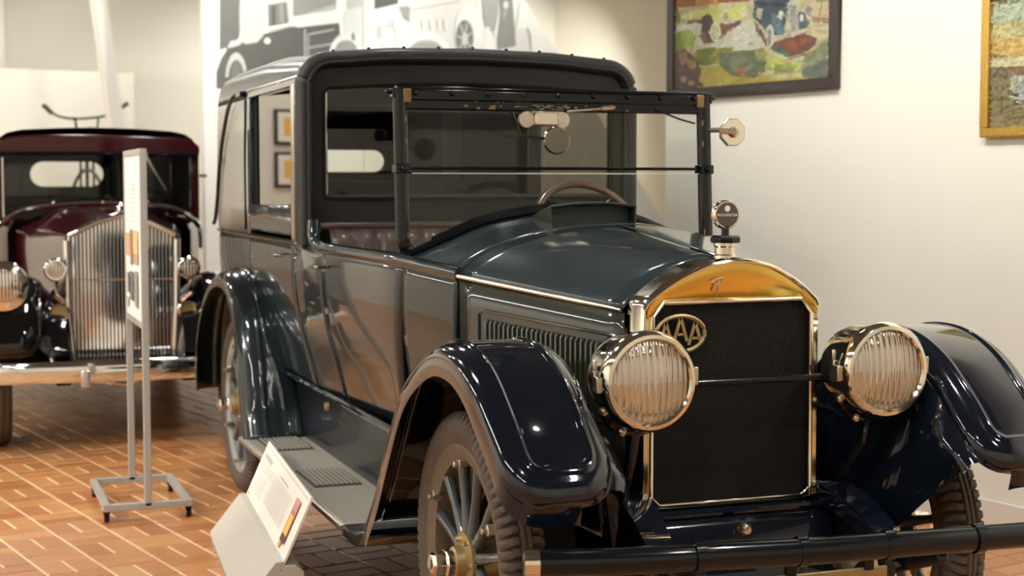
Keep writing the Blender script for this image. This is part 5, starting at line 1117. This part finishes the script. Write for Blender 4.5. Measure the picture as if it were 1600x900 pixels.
rq((.62, .36, .16), -3.50, -3.34, 1.20, 1.31); rq((.30, .24, .20), -3.33, -3.24, 1.16, 1.33); rq((.72, .44, .18), -3.20, -3.0, 1.22, 1.33); rq((.42, .30, .22), -3.20, -3.0, 1.17, 1.22)
rq((.2, .2, .2), -3.46, -3.38, 1.02, 1.12); rq((.12, .12, .12), -3.34, -3.20, .99, 1.13); rq((.25, .24, .23), -3.14, -3.02, .97, 1.14); rq((.45, .44, .42), -3.50, -3.40, .95, 1.0)
prints(SB, card(-1.3325), pb, 'board_print', (-3.53, -2.92, .92, 1.67), 0, .0003)
for x in (-2.92, -3.53):
    for y in (-1.505, -1.135):
        MB().lathe([(0, -.012), (.018, -.012), (.022, 0), (.018, .012), (0, .012)], Matrix.Translation(L_(x, y, .022)) @ Matrix.Rotation(pi/2, 4, 'Z'), 14).box(L_(x, y, .048), (.022, .03, .018)).build('caster', 'black_enamel', ds)
# ------------------------------------------------------------ reading rail with card in front of the running board
rz = radians(-4.4)
rr = empty('card_holder', (-1.726, -1.028, 0), 'pale grey wedge shaped block on the floor gripping the white information card', 'card holder', None, rz)
# outline in (y, z): long sloping front, slot, low back
MB().prism([(-.135, 0), (-.145, .045), (-.016, .208), (.0129, .2085), (-.0013, .1765), (.0083, .1722), (.0176, .193), (.055, .193), (.085, .165), (.085, 0)], 'x', -.632, .632).build('block', 'base_grey', rr, smooth=0, bev=.003)
ic = empty('information_card', (-1.726, -1.028, .177), 'white printed information card leaning back in the grey holder by the running board', 'card', None, rz)
tl = radians(66)
cu = lambda u, w, off: (u, w*cos(tl)-off*sin(tl), w*sin(tl)+off*cos(tl))
Mc = Matrix(((1, 0, 0), (0, cos(tl), -sin(tl)), (0, sin(tl), cos(tl)))).to_4x4()
cb = MB().box((0, .14, -.004), (1.25, .28, .008), Mc).build('card_board', 'card_white', ic, smooth=0)
IC = []
def rc(c, x0, x1, z0, z1): IC.append((c, [(x0, z0), (x1, z0), (x1, z1), (x0, z1)]))
g1 = (.62, .60, .54); g2 = (.50, .48, .44)
rc(g2, -.60, .60, .262, .265); rc(g2, -.60, .60, .024, .027)
rc(g2, -.56, -.33, .216, .236)
for k in range(4): rc(g1, -.56, -.20, .200-.010*k, .204-.010*k)
rc(g2, -.05, .18, .222, .228)
for c0, c1 in ((-.56, -.22), (-.17, .38)):
    for k in range(13):
        if c0 < -.5 and k > 8: continue
        rc(g1, c0, c1-random.uniform(0, .08), .150-.0095*k+(.055 if c0 > -.5 else 0), .1535-.0095*k+(.055 if c0 > -.5 else 0))
rc(g2, -.57, -.53, .045, .055)
rc((.52, .20, .12), .42, .52, .07, .235); rc((.62, .28, .26), .42, .52, .19, .235); rc((.86, .52, .10), .435, .505, .10, .175)
rc((.10, .05, .04), .42, .52, .07, .097); rc((.75, .35, .08), .43, .47, .045, .068)
prints(IC, cu, ic, 'card_print', (-.62, .62, 0, .28), .0006, .00015)
# ------------------------------------------------------------ THE MAROON SEDAN
mc = empty('vintage_sedan', (-5.35, -1.185, 0), 'maroon old closed car with black fenders and a tall slatted chrome grille, far left', 'car')
def mpart(mb, name, m, parent=mc, **k): return mb.build(name, m, parent, **k)
go = [(-.285, .42), (-.312, .8), (-.318, 1.215), (-.305, 1.245), (-.15, 1.32), (0, 1.362), (.15, 1.32), (.305, 1.245), (.318, 1.215), (.312, .8), (.285, .42)]
mpart(MB().rings([[(.16, u, w) for u, w in go], [(.25, u, w) for u, w in go]], False, False), 'grille_shell', 'chrome')
gs = mpart(MB().tube([(.25, u, w) for u, w in go], .020, 10), 'grille_rim', 'chrome')
mpart(MB().prism([(u*.97, w) for u, w in go], 'x', .20, .21), 'grille_backing', 'gloss_black', smooth=0)
b0 = None
for k in range(27):
    y = -.29+.58*k/26; zt = lin([(-.32, 1.225), (-.15, 1.31), (0, 1.345), (.15, 1.31), (.32, 1.225)], y)
    b0 = MB().box((.238, y*.97, (zt+.43)/2), (.022, .015, zt-.43)).build('grille_bar', 'chrome', mc, smooth=0, bev=.002)
mpart(MB().tube([(.252, -.30, .98), (.252, .30, .98)], .004, 6), 'grille_stay', 'chrome')
mpart(MB().tube([(.20, -.28, .42), (.25, -.15, .38), (.27, 0, .36), (.25, .15, .38), (.20, .28, .42)], .018, 8), 'grille_foot', 'chrome')
mpart(MB().lathe([(0, -.03), (.03, -.02), (.035, 0), (.02, .03), (0, .05)], Matrix.Translation((.2, 0, 1.385)) @ Matrix.Rotation(-pi/2, 4, 'Y'), 12), 'radiator_cap', 'chrome')
# hood
G = []
for i in range(9):
    f = i/8; x = .16-1.36*f; hw = .31+.25*f; zs = 1.20+.02*f; zt = 1.355+.045*f
    s = spline([(-hw*.96, .75), (-hw, zs-.06), (-hw*.93, zs+.03), (-hw*.5, zt-.03), (0, zt), (hw*.5, zt-.03), (hw*.93, zs+.03), (hw, zs-.06), (hw*.96, .75)], 31)[0]
    G.append([(x, p[0], p[1]) for p in s])
mpart(MB().grid(G), 'hood', 'maroon', smooth=50)
s = spline([(-.66, 1.26), (-.5, 1.375), (-.25, 1.405), (0, 1.415), (.25, 1.405), (.5, 1.375), (.66, 1.26), (.68, 1.1)], 41)[0]
mpart(MB().tube([(-1.16, p[0], p[1]) for p in s], .019, 8), 'cowl_trim', 'chrome')
# lower body and cowl
G = []
for x, w in ((-1.1, .60), (-1.3, .68), (-2, .72), (-3.4, .72), (-4.0, .66), (-4.25, .5)):
    G.append([(x, -w*.95, .5), (x, -w, .9), (x, -w, 1.22), (x, -w+.04, 1.30)]+[(x, -w+.04+(2*w-.08)*k/6, 1.33 if x > -1.2 else 1.30) for k in range(1, 6)]+[(x, w-.04, 1.30), (x, w, 1.22), (x, w, .9), (x, w*.95, .5)])
lb = MB(); lb.grid([g[:4] for g in G]); lb.grid([g[-4:] for g in G]); lb.grid([g for g in G[:2]]); lb.grid([[(-4.25, y, z) for y in (-.5, 0, .5)] for z in (.5, .9, 1.3)])
mpart(lb, 'lower_body', 'maroon', smooth=50)
# cabin: pillars, roof, back with window
PR2 = [(0, 1.76), (.01, 1.80), (.04, 1.85), (.09, 1.885), (.18, 1.905), (.40, 1.918)]
pl2 = cabin(None, -1.20, -4.1, .675, 0, 0, .28, None, None, None, None, None)
rows2 = [[(x+(.0), y, z) for x, y in pl2(i)] for i, z in PR2]
rt = MB().grid(rows2[:2]); n2 = len(rows2[0]); 
def front_drop(p): return p
mpart(rt, 'roof_side', 'maroon', smooth=50)
rt = MB().grid(rows2[1:]); G = []
for k in range(n2//2+1):
    a, b = rows2[-1][k], rows2[-1][n2-1-k]; G.append([(a[0]+(b[0]-a[0])*t/8, a[1]+(b[1]-a[1])*t/8, 1.918+.006*sin(pi*t/8)) for t in range(9)])
rt.grid(G); mpart(rt, 'roof_top', 'maroon_top', smooth=60)
# front header and visor
fh = [(-.675, 1.745), (-.675, 1.80), (-.635, 1.835), (-.585, 1.852), (-.495, 1.864), (-.275, 1.872), (0, 1.874), (.275, 1.872), (.495, 1.864), (.585, 1.852), (.635, 1.835), (.675, 1.80), (.675, 1.745)]
mpart(MB().prism(fh, 'x', -1.22, -1.14), 'front_header', 'maroon', bev=.012)
mpart(MB().tube([(-1.13, -.665, 1.745), (-1.12, 0, 1.752), (-1.13, .665, 1.745)], .012, 8), 'header_trim', 'black_enamel')
for sd in (-1, 1):
    mpart(MB().box((-1.24, sd*.652, 1.53), (.09, .05, .50)), 'windshield_pillar', 'maroon', bev=.01)
    mpart(MB().tube([(-1.19, sd*.618, 1.30), (-1.19, sd*.618, 1.72)], .008, 6), 'pillar_trim', 'chrome')
    mpart(MB().box((-2.35, sd*.66, 1.53), (.10, .04, .50)), 'center_pillar', 'maroon')
    mpart(MB().box((-3.70, sd*.655, 1.53), (.75, .04, .50)), 'rear_quarter', 'maroon')
    mpart(MB().tube([(-1.26, sd*.69, 1.60), (-1.26, sd*.74, 1.60)], .010, 8), 'door_hinge', 'chrome')
hw, hh = .30, .105
st = [(sg*(hw-hh)+hh*cos(a+ (0 if sg > 0 else pi)), 1.625+hh*sin(a+(0 if sg > 0 else pi))) for sg in (1, -1) for a in [radians(-90+18*k) for k in range(11)]]
n_ = len(st); ou = []
for u, w in st:
    c_, s_ = u/.3, (w-1.625)/.105; m_ = max(abs(c_)/.62*1, abs(s_)/.19*1)
    ou.append((c_/m_, 1.59+s_/m_))
mpart(MB().rings([[(-4.08, u, w) for u, w in ou], [(-4.08, u, w) for u, w in st]], True, False), 'back_wall', 'gloss_black', smooth=0)
mpart(MB().box((-4.05, 0, 1.30), (.05, 1.24, .24)), 'back_lower_wall', 'interior_cloth', smooth=0)
mpart(MB().box((-2.67, -.648, 1.54), (2.76, .01, .46)).box((-2.67, .648, 1.54), (2.76, .01, .46)).box((-2.6, 0, 1.84), (2.7, 1.22, .01)), 'headlining', 'interior_cloth', smooth=0)  # dark side sheets added over the windows to blacken the cabin
mpart(MB().box((-2.4, 0, 1.15), (.18, 1.2, .5)), 'front_seat', 'interior_cloth', bev=.05)
mpart(MB().add([(-1.19, -.64, 1.30), (-1.19, .64, 1.30), (-1.19, .64, 1.74), (-1.19, -.64, 1.74)], [(0, 1, 2, 3)]), 'windshield_glass', 'window_glass', smooth=0)
mpart(MB().tube([(-1.6, .33+.2*cos(2*pi*k/32), 1.34+.17*sin(2*pi*k/32)) for k in range(32)], .012, 8, loop=True), 'steering_wheel', 'black_enamel')
mpart(MB().tube([(-1.13, .30, 1.76), (-1.10, .345, 1.66), (-1.12, .44, 1.50)], .008, 6).box((-1.11, .30, 1.745), (.04, .03, .03)), 'wiper', 'dull_nickel')
for y in (-.30, .02, .32): mpart(MB().lathe([(0, 0), (.012, .0), (.01, .03), (0, .035)], Matrix.Translation((-1.17, y, 1.42)) , 8), 'wiper_spindle', 'chrome')
# fenders
mfp = [(-1.15, .40, .90, .58), (-.95, .46, .90, .55), (-.72, .62, .90, .52), (-.5, .80, .90, .48), (-.28, .905, .90, .45), (-.05, .935, .90, .44), (.15, .90, .90, .44), (.31, .80, .89, .46), (.42, .67, .88, .48), (.48, .55, .86, .50)]
mrp = [(-4.1, .45, .88, .64), (-4.08, .7, .88, .64), (-3.9, .86, .88, .64), (-3.62, .93, .88, .64), (-3.35, .86, .88, .64), (-3.1, .66, .88, .64), (-2.98, .44, .88, .64)]
for sd in (-1, 1):
    fo, G = fender('front_fender', mfp, sd, 'gloss_black', mc, n=44, nq=24, Hd=.06, R_=.14, bead=9, flange=.06)
    g = []
    for r_ in G:
        p = r_[-1]; x = p[0]
        if x > .46: continue
        zb = lin([(-1.2, .4), (-.3, .45), (.2, .48), (.46, .5)], x); g.append([p, (x, sd*(abs(p[1])-.05), min(p[2], p[2]-.05)), (x, sd*.33, min(p[2]-.06, .80)), (x, sd*.30, zb)])
    MB().grid(g).build('inner_valance', 'gloss_black', fo, smooth=60)
    fender('rear_fender', mrp, sd, 'gloss_black', mc, n=30, nq=16, frontcorner=False, bead=9)
    make_wheel('wheel', mc, (0, sd*.72, .38), sd, r=.38, w=.15, rim='gloss_black', capm='chrome', detail=False, spokes=10, spoke_m='gloss_black')
    make_wheel('wheel', mc, (-3.46, sd*.72, .38), sd, r=.38, w=.15, rim='gloss_black', capm='chrome', detail=False, spokes=10, spoke_m='gloss_black')
    T_ = Matrix.Translation((.40, sd*.680, .965))
    hb = mpart(MB().lathe([(0, -.24), (.05, -.22), (.11, -.15), (.135, -.05), (.142, -.01), (.142, .01), (.130, .016)], T_, 36), 'headlight', 'chrome')
    MB().lathe([(0, .030), (.07, .022), (.132, .008)], T_, 32).build('lens', 'lens_glass', hb); MB().lathe([(.13, .0), (.09, -.06), (0, -.09)], T_, 24).build('reflector', 'yellow_reflector', hb)
    MB().tube([(.30, sd*.66, .84), (.25, sd*.5, .76), (.22, sd*.33, .80)], .018, 8).build('lamp_bar', 'chrome', hb)
    T_ = Matrix.Translation((.28, sd*.385, 1.045))
    sl = mpart(MB().lathe([(0, -.12), (.04, -.10), (.062, -.04), (.068, 0), (.06, .008)], T_, 24), 'driving_lamp', 'chrome')
    MB().lathe([(0, .018), (.035, .013), (.061, .004)], T_, 24).build('lens', 'lens_glass', sl); MB().lathe([(.058, 0), (.03, -.04), (0, -.05)], T_, 20).build('reflector', 'yellow_reflector', sl)
    MB().tube([(.26, sd*.385, .98), (.26, sd*.40, .90), (.22, sd*.34, .84)], .022, 8).build('lamp_bracket', 'chrome', sl)
    hn = mpart(MB().rings([[(x, sd*.37+r_*cos(2*pi*j/16)*1.0, .80+r_*(sin(2*pi*j/16)*(1.15 if sin(2*pi*j/16) < 0 else .8))) for j in range(16)] for x, r_ in ((0, .018), (.15, .022), (.24, .035), (.28, .058), (.285, .050), (.26, .036))]), 'horn', 'chrome')
    MB().prism([(sd*.37+.046*cos(2*pi*j/16), .80+.046*sin(2*pi*j/16)) for j in range(16)], 'x', .262, .266).build('horn_mesh', 'old_brass', hn)
    mpart(MB().tube([(.25, sd*.42, .56), (.32, sd*.40, .50), (.50, sd*.38, .475)], .020, 8), 'bumper_iron', 'chrome')
# bumper: one convex chrome bar
bp2 = [(.42, -.92, .475), (.52, -.7, .475), (.555, -.35, .475), (.56, 0, .475), (.555, .35, .475), (.52, .7, .475), (.42, .92, .475)]
bmp = mpart(MB().tube(spline(bp2, 40)[0], .018, 16, ry=.062), 'bumper', 'chrome')
for y in (-.25, .42): MB().box((.57, y, .435), (.03, .05, .10)).build('bumper_clamp', 'chrome', bmp, bev=.006)
mpart(MB().box((-1.6, -.36, .45), (4.0, .08, .14)).box((-1.6, .36, .45), (4.0, .08, .14)).box((-1.9, 0, .44), (4.2, 1.2, .03)).tube([(0, -.7, .38), (0, .7, .38)], .03, 8).tube([(-3.46, -.7, .38), (-3.46, .7, .38)], .04, 8), 'chassis', 'underseal')
for sd in (-1, 1): mpart(MB().box((-2.05, sd*.76, .40), (1.9, .26, .03)), 'running_board', 'black_enamel')
# ------------------------------------------------------------ pictures on the low partition (seen only in the door glass)
for a_, b_, z_, w_, h_, lb_ in SIDE_PICS:
    r = empty('framed_picture', R(-12.45, b_, z_), lb_, 'picture'); M_ = Matrix.Translation(r.location).inverted() @ RM
    MB().box((-12.43, b_, z_+h_/2), (.04, w_, h_), M_).build('frame', 'frame_dark', r, smooth=0, bev=.006)
    MB().box((-12.407, b_, z_+h_/2), (.006, w_-.07, h_-.07), M_).build('mount', 'card_white', r, smooth=0)
    MB().box((-12.402, b_, z_+h_/2), (.004, w_-.22, h_-.20), M_).build('print', 'card_yellow', r, smooth=0)
# ------------------------------------------------------------ spots washing the walls
spot('wall_wash', R(-1.0, .1, CEIL-.25), R(-.9, WB_, 2.3), WALL_SPOT*.85, 84, .3, .02)
# lamp fitting, with an unseen side flap added to shade the wall's left edge
tl_ = empty('track_spotlight', R(-1.0, .1, CEIL), 'black ceiling spotlight with added side flap washing the painting wall', 'spotlight', None, RA)
MB().tube([(0, -.10, -.01), (0, -.10, -.16)], .012, 8).build('stem', 'black_enamel', tl_)
MB().lathe([(.07, -.02), (.08, -.10), (.06, -.20), (0, -.21)], Matrix.Translation((0, .04, -.22)) @ Matrix.Rotation(pi/2, 4, 'Z'), 20, False).build('lamp_housing', 'black_enamel', tl_)
MB().add([(-.384, .48, -1.3), (-.384, .48, .0-.01), (-.95, .40, -.01), (-.95, .40, -1.3)], [(0, 1, 2, 3)]).build('added_side_flap', 'black_enamel', tl_, smooth=0, solid=.004)
MB().tube([(0, -.10, -.03), (-.6, .45, -.03)], .008, 6).build('added_flap_arm', 'black_enamel', tl_)
spot('wall_wash', R(3.2, .1, CEIL-.15), R(3.2, WB_, 1.8), WALL_SPOT, 90, .6)
spot('wall_wash', R(.9, .1, CEIL-.15), R(-.1, WB_, 1.0), WALL_SPOT*.6, 110, .8)
for b_, to in ((1.5, 1.4), (2.6, 2.6), (4.8, 4.9)):  # the first spot is added to whiten the slanted fin
    spot('mural_wash', R(-6.9, b_, CEIL-.15), R(-9, to, 2.2), WALL_SPOT*(.5 if b_ < 2 else .85), 85, .6)
for b_ in (-4.3, -1.5, .9): spot('far_wash', R(-10.6, b_, CEIL-.15), R(-12.6, b_, 1.9), WALL_SPOT*.24, 100, .7)  # unseen washers added to brighten the far walls
for b_ in (2.6, 5.6, 7.6): spot('far_wash', R(-11.6, b_, CEIL-.15), R(-14, b_, 2.0), WALL_SPOT*(.28 if b_ < 3 else 1.3), 110, .7)
for b_ in (-5, -2, 1): spot('front_wash', R(5.6, b_, CEIL-.15), R(8, b_, 1.6), WALL_SPOT*.45, 110, .7)  # added so the chrome has a bright wall to mirror
for a_ in (-7, -3, 1, 5): spot('side_wash', R(a_, -4.6, CEIL-.15), R(a_, -7, 1.6), WALL_SPOT*(1.5 if a_ < -2 else .45), 110, .7)  # added for reflections, stronger where the hood side mirrors the wall
for a_, b_ in ((2.6, -2.6), (2.2, 1.2), (-1.2, -3.4)):
    spot('track_spot', R(a_, b_, CEIL-.15), R(a_-1.6 if a_ > 0 else a_-1, -.6, .5), 120, 60, .7, .05)
spot('track_spot', R(-2.2, -5.6, CEIL-.15), (-3.2, -1.32, 1.25), 700, 34, .7, .05)  # extra spot added to whiten the stand's photo board
